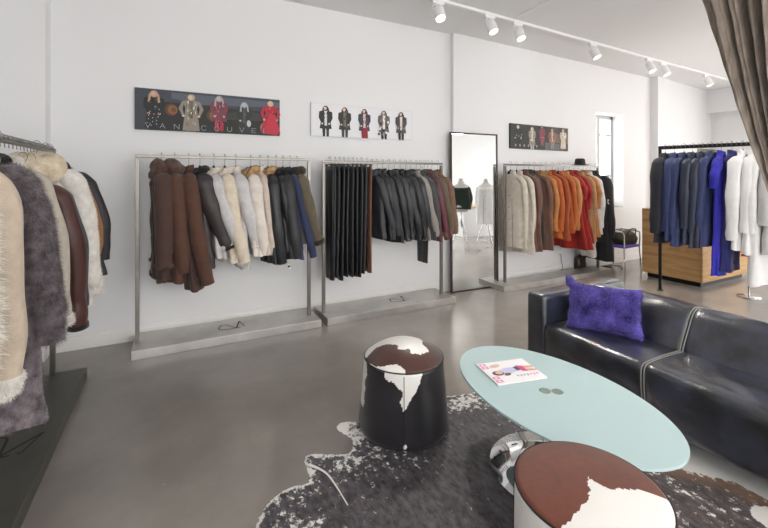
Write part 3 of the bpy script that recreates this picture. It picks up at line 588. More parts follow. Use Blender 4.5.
# ------------------------------------------------------------------ wall pictures
def ell(cx, cz, rx, rz, n=14, a0=0): return [(cx+rx*math.cos(a0+2*PI*i/n), cz+rz*math.sin(a0+2*PI*i/n)) for i in range(n)]
PM = {}
def pm(c):
    if c not in PM: PM[c] = mat('print_'+c[1:], c, .55)
    return PM[c]
def QC(c):
    return '#'+''.join('%02x' % min(255, int(round(int(c[i:i+2], 16)/32)*32)) for i in (1, 3, 5))
class Print:
    def __init__(s): s.b = MB(); s.k = 0
    def poly(s, pts, c):
        y = -.0008-.00005*s.k; s.k += 1; s.b.add([(x, y, z) for x, z in pts], [tuple(range(len(pts)))], pm(c))
def figure(P, cx, z0, h, coat, leg, skin, hair, pose=0, long=.5, trim=None, dress=False):
    s = h; w = .12*s; wf = 1.38; P0 = P; rf = random.Random(int(abs(cx)*1e4)+int(s*1e3))
    class P:
        poly = staticmethod(lambda pts, c: P0.poly([(cx+(x-cx)*wf, z) for x, z in pts], c))
    P.poly([(cx-.07*s, z0), (cx-.01*s, z0), (cx+.0*s, z0+.45*s), (cx-.10*s, z0+.45*s)], leg); P.poly([(cx+.02*s, z0), (cx+.08*s, z0), (cx+.09*s, z0+.45*s), (cx+.0*s, z0+.45*s)], leg)
    e = .22 if dress else .15
    P.poly([(cx-e*s, z0+(1-long)*.45*s), (cx+e*s, z0+(1-long)*.45*s), (cx+.10*s, z0+.62*s), (cx+.15*s, z0+.80*s), (cx+.04*s, z0+.84*s), (cx-.04*s, z0+.84*s), (cx-.15*s, z0+.80*s), (cx-.10*s, z0+.62*s)], coat)
    for q in (-1, 1):
        ex = .22 if (pose+q) % 2 else .17
        P.poly([(cx+q*.11*s, z0+.80*s), (cx+q*.16*s, z0+.79*s), (cx+q*ex*s, z0+.60*s), (cx+q*(ex-.06)*s, z0+.42*s), (cx+q*(ex-.10)*s, z0+.43*s), (cx+q*(ex-.07)*s, z0+.60*s)], coat)
        P.poly(ell(cx+q*(ex-.085)*s, z0+.41*s, .025*s, .03*s, 8), skin)
    if trim:
        P.poly([(cx-.035*s, z0+.84*s), (cx+.035*s, z0+.84*s), (cx+.03*s, z0+.35*s), (cx-.03*s, z0+.35*s)], trim)
    P.poly(ell(cx, z0+.905*s, .066*s, .088*s), hair); P.poly(ell(cx-.012*s, z0+.905*s, .036*s, .055*s), skin)
    if pose % 2: P.poly([(cx-.08*s, z0+.90*s), (cx-.05*s, z0+.93*s), (cx-.06*s, z0+.68*s), (cx-.10*s, z0+.70*s)], hair); P.poly([(cx+.08*s, z0+.90*s), (cx+.05*s, z0+.93*s), (cx+.06*s, z0+.68*s), (cx+.10*s, z0+.70*s)], hair)
    P.poly([(cx-.02*s, z0+.88*s), (cx+.01*s, z0+.88*s), (cx, z0+.87*s)], '#8a3c3a')
    cl = lin(coat)
    for k in range(22):
        zz = z0+rf.uniform(.15, .78)*s; ww = .09*s; px_ = cx+rf.uniform(-ww, ww); g_ = rf.choice([.35, .6, 1.8, 2.6]); a_ = rf.uniform(0, 3)
        c_ = '#%02x%02x%02x' % tuple(int(min(255, 40*g_*(.3 if g_ < 1 else .25)+int(coat[i:i+2], 16)*(g_ if g_ < 1 else 1+.18*g_))) for i in (1, 3, 5)) 
        q_ = 4 if k % 2 else 6; P.poly([(px_+rf.uniform(.006, .03)*s*math.cos(a_+2*PI*j/q_)*.6, zz+rf.uniform(.02, .06)*s*math.sin(a_+2*PI*j/q_)) for j in range(q_)], QC(c_))
FONT = {'V': [[(0, 1), (.5, 0), (1, 1)]], 'A': [[(0, 0), (.5, 1), (1, 0)], [(.2, .4), (.8, .4)]], 'N': [[(0, 0), (0, 1), (1, 0), (1, 1)]], 'C': [[(1, .85), (.7, 1), (.3, 1), (0, .7), (0, .3), (.3, 0), (.7, 0), (1, .15)]],
        'O': [[(.3, 1), (0, .7), (0, .3), (.3, 0), (.7, 0), (1, .3), (1, .7), (.7, 1), (.3, 1)]], 'U': [[(0, 1), (0, .3), (.3, 0), (.7, 0), (1, .3), (1, 1)]], 'E': [[(1, 1), (0, 1), (0, 0), (1, 0)], [(0, .5), (.8, .5)]],
        'R': [[(0, 0), (0, 1), (.7, 1), (1, .8), (1, .6), (.7, .5), (0, .5)], [(.5, .5), (1, 0)]]}
def write(P, txt, x, z, w, h, step, c, t=.006):
    for ch in txt:
        if ch != ' ':
            for st in FONT[ch]:
                for (a, b_), (c_, d) in zip(st[:-1], st[1:]):
                    p0 = np.array([x+a*w, z+b_*h]); p1 = np.array([x+c_*w, z+d*h]); dd = p1-p0; dd /= np.linalg.norm(dd); n = np.array([-dd[1], dd[0]])*t/2; e = dd*t/2
                    P.k -= 1; P.poly([tuple(p0-n-e), tuple(p1-n+e), tuple(p1+n+e), tuple(p0+n-e)], c)
        x += step
def banner(label, x0, x1, zb, zt, y0, y1, edge, draw):
    c = ((x0+x1)/2, (y0+y1)/2, zb); a = math.atan2(y1-y0, x1-x0); W = math.hypot(x1-x0, y1-y0); r = empty('wall_picture', c, a); tag(r, label, 'picture')
    b = MB(); b.add(*bb(-W/2, W/2, 0, .024, 0, zt-zb), pm(edge)); b.build('canvas', r, smooth=False)
    P = Print(); P.k = 1; draw(P, W, zt-zb); P.b.build('printed_picture', r, smooth=False)
def draw1(P, W, H):
    h = W/2; P.poly([(-h, 0), (h, 0), (h, H), (-h, H)], '#232528'); P.poly([(-h, 0), (-h+.12, 0), (-h+.10, H), (-h, H)], '#3c4048')
    P.poly([(-h+.1, H*.72), (h, H*.62), (h, H), (-h+.1, H)], '#3f434c'); P.poly([(-h+.3, H*.80), (-.1, H*.70), (h, H*.78), (h, H*.92), (-h+.3, H*.95)], '#5a5f6b')
    P.poly([(-h+.12, H*.45), (-.1, H*.58), (.25, H*.55), (h, H*.62), (h, H*.0), (-h+.12, 0)], '#1f2021'); P.poly([(.05, H*.5), (.3, H*.62), (h, H*.55), (h, H*.4), (.1, H*.35)], '#3b3836')
    for cx, cz in ((-h+.30, .20), (.0, .17)):
        for k, (c, q) in enumerate((('#5a3a22', 1), ('#8a5a34', .75), ('#6b452a', .4))): P.poly(ell(cx+.01*k, cz, .055*q, .06*q, 12), c)
    for k, (c, q) in enumerate((('#a88a68', 1), ('#6b5040', .6), ('#c9b08a', .3))): P.poly(ell(h-.155+.008*k, .075, .05*q, .06*q, 12), c)
    figure(P, -h+.155, -.0, H*.97, '#1c1e22', '#15161a', '#d8a592', '#b99a80', 1, .9); 
    for k in range(14): P.poly(ell(-h+.10+.11*((k*37) % 10)/10, .03+.2*((k*53) % 17)/17, .004, .005, 6), '#c8ccd2')
    figure(P, -h+.47, .0, H*.95, '#8f857a', '#6a625b', '#d9c2b2', '#b9a68f', 0, .95, '#6d645b')
    figure(P, .06, .02, H*.92, '#7a3b4a', '#b3243f', '#c9b6b6', '#a8a0a0', 1, .4)
    figure(P, .30, .0, H*.86, '#2c2e2e', '#222424', '#b9bcba', '#a9aeb0', 1, .9, '#4c5050'); P.poly(ell(.345, .11, .022, .035, 8), '#c9ccc9')
    figure(P, h-.10, .02, H*.90, '#b0223a', '#7d1428', '#dcb09a', '#c7b08a', 0, .95, dress=True)
    P.poly([(h-.16, .02), (h-.12, .22), (h-.06, .22), (h-.0, .06), (h-.03, .0)], '#c22a40')
    write(P, 'VAN COUVER', -h+.085, .018, .042, .045, .119, '#a9abb0', .004)
banner('long dark fashion picture with five figures and spaced letters above the first wall rack', -.335, .992, 1.955, 2.34, 4.344, 4.344, '#17181a', draw1)
def draw2(P, W, H):
    h = W/2; P.poly([(-h, 0), (h, 0), (h, H), (-h, H)], '#e4e4e8'); P.poly([(-h+.02, .02), (h-.02, .02), (h-.02, H-.02), (-h+.02, H-.02)], '#e9e8ec')
    for cx, co, lg, tr, hr, ps in ((-h+.17, '#26282b', '#2a2a2a', '#d9d9dc', '#2c2522', 1), (-h+.40, '#2b2c28', '#3a3b34', '#7b725f', '#3a302a', 1), (-h+.65, '#3a3a48', '#a01f33', '#e2c3b8', '#4a3230', 1), (-h+.91, '#6b6460', '#2a2828', '#e8e6e3', '#6a5e58', 1), (-h+1.15, '#4a4644', '#1c1c1e', '#dedad6', '#2c2422', 1)):
        figure(P, cx, .0, H*.93, co, lg, '#e2c4b6', hr, ps, .45, tr)
    P.poly([(-h+.615, .0), (-h+.695, 0), (-h+.69, .12), (-h+.62, .12)], '#8f1c30')
    for k in range(8): P.poly(ell(-h+.84+.14*((k*37) % 10)/10, .06+.18*((k*53) % 17)/17, .014, .018, 6), ('#1c1c1c', '#efeeec')[k % 2])
banner('white fashion picture with five women in coats above the second wall rack', 1.339, 2.658, 1.975, 2.352, 4.344, 4.344, '#dcdce0', draw2)
def draw3(P, W, H):
    h = W/2; P.poly([(-h, 0), (h, 0), (h, H), (-h, H)], '#262724'); P.poly([(.15, 0), (h, 0), (h, H), (.15, H)], '#3c332b'); P.poly([(.2, H*.35), (h, H*.3), (h, H*.75), (.2, H*.7)], '#6b5847')
    P.poly([(.1, 0), (h-.1, 0), (h-.15, .1), (.1, .12)], '#5b5d5c')
    figure(P, -h+.16, .02, H*.9, '#1d1e1e', '#191a1a', '#d8c8bd', '#a9998a', 0, .8); figure(P, -h+.46, .0, H*.93, '#8f877c', '#b9b2a8', '#dccfc4', '#b09f8c', 1, .6, '#cfc8be')
    figure(P, .03, .06, H*.86, '#7a3044', '#7f4550', '#b98d88', '#4b3630', 1, .5); figure(P, .26, .02, H*.88, '#8d6453', '#8b8b88', '#caa695', '#a87b60', 0, .5, '#c7bcb0')
    figure(P, h-.13, .02, H*.92, '#cdbfae', '#8a5040', '#e0c6b2', '#7a6a58', 1, .9)
    for k in range(6): P.poly(ell(-h+.1+k*.09, .05, .018, .022, 8), '#8d8f8c')
    for k in range(5): P.poly(ell(-h+.1+.16*((k*37) % 10)/10, .16+.1*((k*53) % 17)/17, .010, .012, 6), '#9d9f9c')
banner('small dark picture of five figures above the third wall rack', 4.30, 5.60, 1.935, 2.30, yb(4.30)-.026, yb(5.60)-.026, '#1a1a1a', draw3)

# ------------------------------------------------------------------ track and spots
tk = MB(); tk.add(*prism([(1.2, 3.49), (10.2, 3.875), (10.2, 3.91), (1.2, 3.525)], ZC-.03, ZC), M_white); tko = tk.build('lighting_track', smooth=False); tag(tko, 'long white lighting track running across the ceiling', 'lighting track')
M_bulb = emis('spot_lamp_glow', '#fff4e2', 9); 
SP = [(2.50, 'first track spotlight from the left, at the top edge of the view', -.2), (3.238, 'second track spotlight from the left, tilted to the wall', .25), (3.682, 'third track spotlight from the left, right of the close second one', .1), (5.164, 'lone track spotlight above the small dark picture', .3),
      (6.58, 'left one of the close pair of track spotlights near the window', .0), (6.97, 'right one of the close pair of track spotlights near the window', .25), (8.416, 'farthest track spotlight, above the blue clothes rail', .2)]
for i, (x, lab, yaw) in enumerate(SP):
    y = 3.507+(x-1.2)*.0428; x *= 1+.004*i; r = empty('track_spotlight', (x, y, ZC-.03)); r.scale = (1.2, 1.2, 1.2); tag(r, 'white '+lab, 'spotlight', 'track spotlights')
    b = MB(); b.add(*bb(-.06, .06, -.016, .016, -.03, 0, .002), M_white); b.add(*tube([(0, 0, -.03), (0, 0, -.07)], .012, 8), M_white); b.build('adapter', r, smooth=False)
    rot = (math.radians(-24), math.radians(10*yaw), yaw); b = MB()
    b.add(*lathe([(.0, .0), (.035, 0), (.046, -.008), (.049, -.03), (.049, -.125), (.045, -.13), (.042, -.125), (.040, -.10), (.0, -.10)], 24, False, False), M_white); hd = b.build('lamp_head', r, loc=(0, 0, -.06), rot=rot)
    b = MB(); b.add(*lathe([(.0, -.104), (.036, -.104), (.036, -.108), (.0, -.110)], 20, False, False), M_bulb); b.build('lamp_lens', hd)
    b = MB(); b.add(*tube([(-.052, 0, -.04), (-.054, 0, .0), (-.03, 0, .018), (.03, 0, .018), (.054, 0, 0), (.052, 0, -.04)], .006, 8), M_white); b.build('yoke', r, loc=(0, 0, -.05), rot=(0, 0, yaw))
    l = bpy.data.lights.new('spot_beam', 'SPOT'); l.energy = 85; l.spot_size = 1.5; l.spot_blend = .9; l.shadow_soft_size = .04; l.color = (1, .93, .84)
    lo = bpy.data.objects.new('spot_beam', l); C.objects.link(lo); lo.parent = hd; lo.location = (0, 0, -.135)

# added fill lights, hung out of view to brighten the ceiling
M_fill = emis('fill_light_glow', '#fffaf2', 6.4)
for i, (x, y) in enumerate([(.6, -.9), (3.4, -.9), (6.2, -.9), (9.0, -.9), (8.6, 1.2)]):
    r = empty('fill_light', (x, y, ZC-.55)); tag(r, 'added white up and down fill light behind the viewpoint, %s from the left' % ['first', 'second', 'third', 'fourth', 'fifth'][i], 'fill light', 'added fill lights')
    b = MB(); b.add(*bb(-.62, .62, -.32, .32, 0, .05, .004), M_white); b.build('fill_light_housing', r, smooth=False); b = MB(); b.add(*bb(-.58, .58, -.28, .28, -.006, .001), M_fill); b.build('fill_light_diffuser', r, smooth=False); b = MB(); b.add(*bb(-.58, .58, -.28, .28, .049, .056), M_fill); b.build('fill_light_diffuser', r, smooth=False)
    for sx_ in (-.5, .5): b = MB(); b.add(*tube([(sx_, 0, .05), (sx_, 0, .55)], .003, 6), M_hook); b.build('fill_light_wire', r)

# ------------------------------------------------------------------ oak box, chair, vent, outlet
bx = empty('display_box', (7.03, 3.26, 0)); tag(bx, 'large oak veneered display box on a black recessed base behind the black rail', 'display box')
b = MB(); b.add(*bb(-.66, .66, -.40, .40, .07, 1.04, .003), M_wood); b.build('box_body', bx, smooth=False); b = MB(); b.add(*bb(-.60, .60, -.35, .35, 0, .07), M_black); b.build('recessed_base', bx, smooth=False)
ch = empty('chair', (6.30, 3.98, 0), math.radians(4)); tag(ch, 'chrome armchair with purple seat holding two bags, by the oak box', 'chair')
M_pur = cloth('purple_seat_cloth', '#5b48b8')
b = MB(); b.add(*bb(-.22, .22, -.21, .21, .42, .455, .012, 3), M_pur); b.build('seat', ch)
for x in (-.22, .22):
    for y in (-.20, .20): b = MB(); b.add(*tube([(x*1.08, y*1.1, 0), (x, y, .42)], .011, 10), M_chrome); b.build('leg', ch)
    b = MB(); b.add(*tube(arc_path([(x, -.20, .40), (x*1.05, -.20, .62), (x*1.05, -.15, .66), (x*1.05, .12, .66), (x, .21, .60)], 24), .011, 10), M_chrome); b.add(*bb(x*1.05-.02, x*1.05+.02, -.17, .10, .665, .685, .006), M_white); b.build('armrest', ch)
b = MB(); b.add(*tube(arc_path([(-.22, .21, .42), (-.22, .24, .82), (0, .25, .86), (.22, .24, .82), (.22, .21, .42)], 28), .011, 10), M_chrome); b.build('back_frame', ch)
b = MB(); b.add(*bb(-.2, .2, .235, .25, .58, .84, .006), M_black); b.build('backrest', ch)
def bag(name, label, loc, s, m, seed, rz=0):
    r = empty(name, loc, rz); tag(r, label, 'bag'); b = MB(); R = []
    for t in np.linspace(0, 1, 14):
        k = np.interp(t, [0, .06, .4, .8, 1], [.75, .97, 1.05, .8, .35])
        R.append([(s[0]*k*math.copysign(abs(math.cos(a))**.7, math.cos(a))*(1+.07*math.sin(3*a+seed+4*t)), s[1]*k*math.copysign(abs(math.sin(a))**.7, math.sin(a))*(1+.09*math.sin(5*a+seed)), s[2]*t+.012*math.sin(2*a+seed)*t) for a in np.linspace(0, 2*PI, 28, endpoint=False)])
    b.add(*loft(R, True, True, True), m); b.build('bag_body', r)
    b = MB(); b.add(*tube(arc_path([(-s[0]*.5, -s[1]*.8, s[2]*.75), (-s[0]*.3, -s[1]*1.0, s[2]*1.15), (s[0]*.3, -s[1]*1.0, s[2]*1.15), (s[0]*.5, -s[1]*.8, s[2]*.7)], 20), .008, 8), m); b.build('handle', r)
    b = MB(); b.add(*tube([(-s[0]*.7, 0, s[2]*.98), (s[0]*.7, 0, s[2]*.98)], .004, 6), M_zip); b.build('zip', r)
bag('handbag', 'olive green fabric holdall lying on the purple seat', (6.39, 3.95, .457), (.22, .14, .21), cloth('olive_canvas', '#3d382a'), 2)
bag('handbag', 'small black patterned bag at the left side of the purple seat', (6.12, 4.13, .457), (.07, .06, .27), mat('black_patterned_cloth', '#131316', .6, col2='#4a4a50', vscale=40), 5)
bag('handbag', 'dark brown bag standing on the floor left of the armchair', (5.84, 4.36-.03, 0), (.10, .065, .26), leather('dark_brown_bag', '#33231e'), 8)
b = MB(); b.add(*tube(arc_path([(6.2, 4.25, .012), (6.3, 4.1, .012), (6.45, 4.22, .014), (6.35, 4.32, .012), (6.55, 4.3, .012), (6.7, 4.2, .012), (6.5, 4.05, .012)], 48), .008, 6), M_black); o = b.build('cable'); tag(o, 'loose black cable coiled on the floor behind the armchair', 'cable')
vt = MB(); vt.add(*bb(9.9, 10.6, 4.50, 4.56, 2.06, 2.14, .004), mat('vent_grey', '#a39d94', .5)); 
for k in range(6): vt.add(*bb(9.92+k*.11, 10.0+k*.11, 4.492, 4.50, 2.075, 2.125), mat('vent_slot', '#6d6861', .6))
o = vt.build('wall_vent', smooth=False); tag(o, 'long grey vent grille high on the far back wall above the white clothes', 'vent')
s = MB(); s.add(*bb(-.035, .035, -.008, 0, -.035, .035, .003), M_white); 
for x in (-.01, .01): s.add(*bb(x-.003, x+.003, -.0085, -.007, -.008, .008), M_ink)
o = s.build('wall_socket', loc=(5.44, yb(5.44), .30), smooth=False); tag(o, 'small white wall socket below the red dresses', 'socket')
o = MB(); o.add(*tube(arc_path([(5.44, yb(5.44)-.015, .29), (5.43, yb(5.44)-.03, .2), (5.46, yb(5.44)-.03, .10), (5.43, yb(5.44)-.035, .025)], 20), .004, 6), M_ink); o = o.build('power_lead'); tag(o, 'thin dark power lead hanging from the wall socket below the red dresses', 'cable')

# ------------------------------------------------------------------ curtain
def curtain():
    zk = np.array([.9, 1.15, 1.40, 1.636, 1.911, 2.224, 2.531, 2.839, 3.138, 3.40]); yk = np.array([1.34, 1.38, 1.471, 1.541, 1.62, 1.703, 1.782, 1.857, 1.927, 1.985])
    zr = np.array([.9, 1.15, 1.6, 2.3, 3.40]); yr = np.array([1.16, 1.16, 1.02, .75, .25]); R = []
    for z in np.concatenate([np.linspace(3.40, 1.15, 60), np.linspace(1.13, .02, 20)]):
        if z >= 1.15: a, c = np.interp(z, zk, yk), np.interp(z, zr, yr); amp = .02+.045*min(1, (z-1.15)/1.2)
        else: a, c = 1.38+.02*(1.15-z), 1.16-.16*(1.15-z); amp = .02+.02*(1.15-z)
        row = []
        for u in np.linspace(0, 1, 260):
            uu = u+.012*math.sin(9*u+z*1.2); y = a+(c-a)*u
            x = 4.3+amp*(math.sin(uu*2*PI*13)+.45*math.sin(uu*2*PI*29+1.3+.4*z)+.3*math.sin(uu*2*PI*5+2))+.006*math.sin(17*z+30*u)
            row.append((x, y, z))
        R.append(row)
    return R
r = empty('curtain', (4.3, 1.3, 0)); tag(r, 'heavy taupe velvet curtain swept aside in the upper right corner', 'curtain')
M_cur = mat('taupe_velvet', '#a09286', .75, var=.3, vscale=5, stretch=(1, 6, .7), bump=.4, bscale=40, sheen=.4)
Rc = np.array(curtain())-np.array([4.3, 1.3, 0]); b = MB(); b.add(*loft(Rc, False), M_cur); cu = b.build('drape', r); sm = cu.modifiers.new('thickness', 'SOLIDIFY'); sm.thickness = .004
b = MB(); e = Rc[:, :3]; P_ = Rc[:58, 0]+np.array([0, .004, 0]); b.add(*tube(P_, .007, 8), M_cur); b.build('edge_hem', r)
b = MB(); b.add(*lathe([(.0, 1.12), (.0, 1.12)], 8, False, False), M_cur) if False else None
b = MB(); b.add(*tube([(.09*math.cos(a), -.03+.15*math.sin(a), 1.14+.02*math.sin(a)) for a in np.linspace(0, 2*PI, 30)], .018, 8), M_cur); b.build('tieback', r)
b = MB(); b.add(*bb(4.28, 4.32, .1, 2.1, ZC-.03, ZC), M_white); o = b.build('curtain_track', smooth=False); tag(o, 'white curtain track on the ceiling above the taupe curtain', 'curtain track')

# ------------------------------------------------------------------ dress forms (partly seen right, and in the mirror)
def dress_form(label, x, y, m, rz=0):
    r = empty('dress_form', (x, y, 0), rz); tag(r, label, 'dress form')
    b = MB(); R = []
    for z, wx, wy in ((.80, .10, .13), (.84, .12, .165), (.92, .125, .17), (1.05, .10, .13), (1.15, .115, .15), (1.28, .12, .17), (1.38, .09, .18), (1.42, .07, .13), (1.46, .055, .06), (1.54, .05, .052), (1.56, .04, .042)):
        R.append([(wx*math.cos(a), wy*math.sin(a), z) for a in np.linspace(0, 2*PI, 32, endpoint=False)])
    b.add(*loft(R, True, True, True), m); b.build('torso', r)
    b = MB(); b.add(*tube([(0, 0, .45), (0, 0, .82)], .014, 10), M_chrome); b.build('pole', r)
    for k in range(3):
        a = k*2*PI/3+.4; b = MB(); b.add(*tube(arc_path([(0, 0, .62), (.10*math.cos(a), .10*math.sin(a), .42), (.24*math.cos(a), .24*math.sin(a), 0)], 14), .010, 8), M_chrome); b.build('leg', r)
    return r
M_form = mat('white_form_cloth', '#e6e4e0', .7)
dress_form('dress form in pale clothes on chrome legs at the right edge behind the white dress', 6.72, 2.10, M_form, .3)
garment('draped_shirt', 'pale grey draped top on the dress form at the right edge', 'shirt', (6.72, 2.10, 1.56), rot=.3, L=.86, m=k_sil, sl=.62, w=.2, th=.125, collar='stand', seed=812, hang=False)
garment('orange_skirt', 'orange garment showing below the white clothes near the right edge', 'skirt', (6.42, 2.38, 1.10), rot=PI/2, L=.50, m=cloth('bright_orange_cloth', '#e0642a'), sl=0, w=.12, th=.05, collar='stand', seed=813, open_=False)
# stand that carries the orange garment
s = empty('garment_stand', (6.42, 2.38, 0)); tag(s, 'slim chrome garment stand holding the orange garment', 'garment stand')
b = MB(); b.add(*tube([(0, .0, .01), (0, 0, 1.12)], .009, 8), M_chrome); b.build('pole', s); b = MB(); b.add(*lathe([(.0, 0), (.12, 0), (.12, .012), (.0, .014)], 24, False, False), M_chrome); b.build('base_disc', s)
dress_form('white dress form with dark green top, seen in the mirror', 5.42, .95, M_form, -1.07)
garment('knit_top', 'dark green long-sleeved top on the white dress form seen in the mirror', 'top', (5.42, .95, 1.56), rot=-1.07, L=.62, m=cloth('dark_green_knit', '#22302a'), sl=.56, w=.2, th=.125, collar='stand', seed=820, hang=False, open_=False)
dress_form('white dress form with long white coat, seen in the mirror', 6.2, .8, M_form, -.9)
garment('long_coat', 'long white coat on the dress form seen in the mirror', 'coat', (6.2, .8, 1.56), rot=-.9, L=1.0, m=k_wh, sl=.7, w=.21, th=.13, collar='lapel', seed=821, hang=False)
bx2 = empty('display_box', (7.3, -.9, 0)); tag(bx2, 'low white display box with oak top behind the viewpoint, seen in the mirror', 'display box')
b = MB(); b.add(*bb(-.9, .9, -.4, .4, .0, .78, .003), M_white); b.build('box_body', bx2, smooth=False); b = MB(); b.add(*bb(-.92, .92, -.42, .42, .78, .82, .003), M_wood); b.build('box_top', bx2, smooth=False)

# ------------------------------------------------------------------ cow hides
def hide_mat(name, dark, dark2, brown, rough=.75, spec=.3, nscale=(22, 60), k=.55, bumpd=.3, dscale=5):
    """colour from attributes: R = whiteness, G = brownness; noise breaks the patch edges"""
    m = bpy.data.materials.new(name); m.use_nodes = True; nt = m.node_tree; L = nt.links; b = nt.nodes['Principled BSDF']
    at = nt.nodes.new('ShaderNodeAttribute'); at.attribute_name = 'patch'; sp = nt.nodes.new('ShaderNodeSeparateColor'); L.new(at.outputs['Color'], sp.inputs[0])
    tc = nt.nodes.new('ShaderNodeTexCoord')
    def nz(sc, st=(1, 1, 1), det=5):
        mp = nt.nodes.new('ShaderNodeMapping'); mp.inputs['Scale'].default_value = st; L.new(tc.outputs['Object'], mp.inputs[0]); n = nt.nodes.new('ShaderNodeTexNoise')
        n.inputs['Scale'].default_value = sc; n.inputs['Detail'].default_value = det; n.inputs['Roughness'].default_value = .65; L.new(mp.outputs[0], n.inputs['Vector']); return n.outputs['Fac']
    def mth(op, a, c, cl=False):
        q = nt.nodes.new('ShaderNodeMath'); q.operation = op; q.use_clamp = cl
        for i, v in enumerate((a, c)):
            if isinstance(v, (int, float)): q.inputs[i].default_value = v
            else: L.new(v, q.inputs[i])
        return q.outputs[0]
    n1 = nz(nscale[0]); n2 = nz(nscale[1], (1, .6, 1), 3)
    nn = mth('ADD', mth('MULTIPLY', mth('SUBTRACT', n1, .5), k*2), mth('MULTIPLY', mth('SUBTRACT', n2, .5), k))
    wm = mth('MULTIPLY', mth('SUBTRACT', mth('ADD', sp.outputs[0], nn), .42), 6, True)
    bmk = mth('ADD', sp.outputs[1], mth('MULTIPLY', mth('SUBTRACT', n1, .5), .6), True)
    mx0 = nt.nodes.new('ShaderNodeMixRGB'); mx0.inputs[1].default_value = lin(dark); mx0.inputs[2].default_value = lin(dark2); L.new(mth('ADD', mth('MULTIPLY', mth('SUBTRACT', nz(dscale, (1, .5, 1)), .5), 3.2), .45, True), mx0.inputs[0])
    mx1 = nt.nodes.new('ShaderNodeMixRGB'); L.new(bmk, mx1.inputs[0]); L.new(mx0.outputs[0], mx1.inputs[1]); mx1.inputs[2].default_value = lin(brown)
    mx2 = nt.nodes.new('ShaderNodeMixRGB'); L.new(wm, mx2.inputs[0]); L.new(mx1.outputs[0], mx2.inputs[1]); mx2.inputs[2].default_value = lin('#e6e4e0')
    L.new(mx2.outputs[0], b.inputs['Base Color']); b.inputs['Roughness'].default_value = rough; b.inputs['Specular IOR Level'].default_value = spec; b.inputs['Sheen Weight'].default_value = .15
    bp = nt.nodes.new('ShaderNodeBump'); bp.inputs['Strength'].default_value = bumpd; bp.inputs['Distance'].default_value = .004; L.new(nz(160, (1, .25, 1), 3), bp.inputs['Height']); L.new(bp.outputs[0], b.inputs['Normal'])
    return m
def set_patch(o, fn):
    me = o.data; at = me.color_attributes.new('patch', 'FLOAT_COLOR', 'POINT'); out = []
    for v in me.vertices:
        a, b_ = fn(*v.co); out += [a, b_, 0, 1]
    at.data.foreach_set('color', out)
def sstep(a, b_, x):
    t = min(1, max(0, (x-a)/(b_-a))); return t*t*(3-2*t)
OUT = [(.26, 1.62), (.306, 1.783), (.36, 1.87), (.42, 1.915), (.50, 1.938), (.575, 1.925), (.600, 1.98), (.606, 2.05), (.618, 2.105), (.66, 2.112), (.705, 2.088), (.78, 2.05), (.84, 2.028), (.876, 2.063), (.90, 2.13), (.868, 2.22), (.862, 2.27), (.895, 2.305), (.95, 2.29), (1.015, 2.264), (1.15, 2.31), (1.35, 2.33),
       (1.55, 2.30), (1.70, 2.235), (1.90, 2.200), (2.02, 2.24), (2.08, 2.14), (2.04, 1.98), (2.12, 1.80), (2.34, 1.66), (2.56, 1.50), (2.72, 1.2), (2.78, .8), (2.66, .4), (2.3, .12), (1.9, .1), (1.5, -.12), (1.2, .1), (.75, .2), (.42, .35), (.52, .7), (.38, 1.0), (.16, 1.2), (.14, 1.42)]
def in_poly(x, y, P):
    c = False; j = len(P)-1
    for i in range(len(P)):
        if (P[i][1] > y) != (P[j][1] > y) and x < (P[j][0]-P[i][0])*(y-P[i][1])/(P[j][1]-P[i][1])+P[i][0]: c = not c
        j = i
    return c
def rug():
    O = arc_path([(x, y, 0) for x, y in OUT+[OUT[0]]], 44*7)[:-1]; cx, cy = 1.5, 1.2
    bm = bmesh.new(); vs = [bm.verts.new((p[0]+.006*math.sin(i*2.3), p[1]+.006*math.sin(i*3.1+1), .004)) for i, p in enumerate(O)]
    f = bm.faces.new(vs); bmesh.ops.triangulate(bm, faces=[f]); bm.free()
    # grid inside the outline plus outline band
    s = .016; xs = np.arange(.1, 2.85, s); ys = np.arange(-.2, 2.4, s); Op = [(p[0]+.005*math.sin(i*2.3), p[1]+.005*math.sin(i*3.1+1)) for i, p in enumerate(O)]
    Oa = np.array(Op); V = []; idx = {}; F = []
    ins = {}
    for i, x in enumerate(xs):
        for j, y in enumerate(ys):
            if in_poly(x, y, Op): ins[(i, j)] = 1
    def vid(i, j):
        if (i, j) not in idx:
            x, y = xs[i], ys[j]
            if (i, j) not in ins:
                k = np.argmin((Oa[:, 0]-x)**2+(Oa[:, 1]-y)**2); x, y = Oa[k]
            idx[(i, j)] = len(V); z = .006+.0012*math.sin(9*x)*math.sin(11*y); V.append((x, y, z if (i, j) in ins else .0015))
        return idx[(i, j)]
    for i in range(len(xs)-1):
        for j in range(len(ys)-1):
            if sum(((a, c) in ins) for a, c in ((i, j), (i+1, j), (i+1, j+1), (i, j+1))) >= 1: F.append((vid(i, j), vid(i+1, j), vid(i+1, j+1), vid(i, j+1)))
    return V, F, Oa
V, F, Oa = rug(); b = MB(); M_rug = hide_mat('brindle_cowhide', '#1d1a1b', '#5b565e', '#8a6a52', k=.85, dscale=38, rough=.5, spec=.45, nscale=(30, 75))
rg_ = empty('cowhide_rug', (1.4, 1.2, 0)); tag(rg_, 'large dark brindle cowhide rug with white edges lying under table and stools', 'rug')
Vn = np.array(V)-np.array([1.4, 1.2, 0]); b.add(Vn, F, M_rug); ro = b.build('hide', rg_)
def rimline(y): return np.interp(y, [.3, .81, .961, 1.147, 1.35, 1.6], [2.25, 2.44, 2.435, 2.29, 2.2, 2.1])
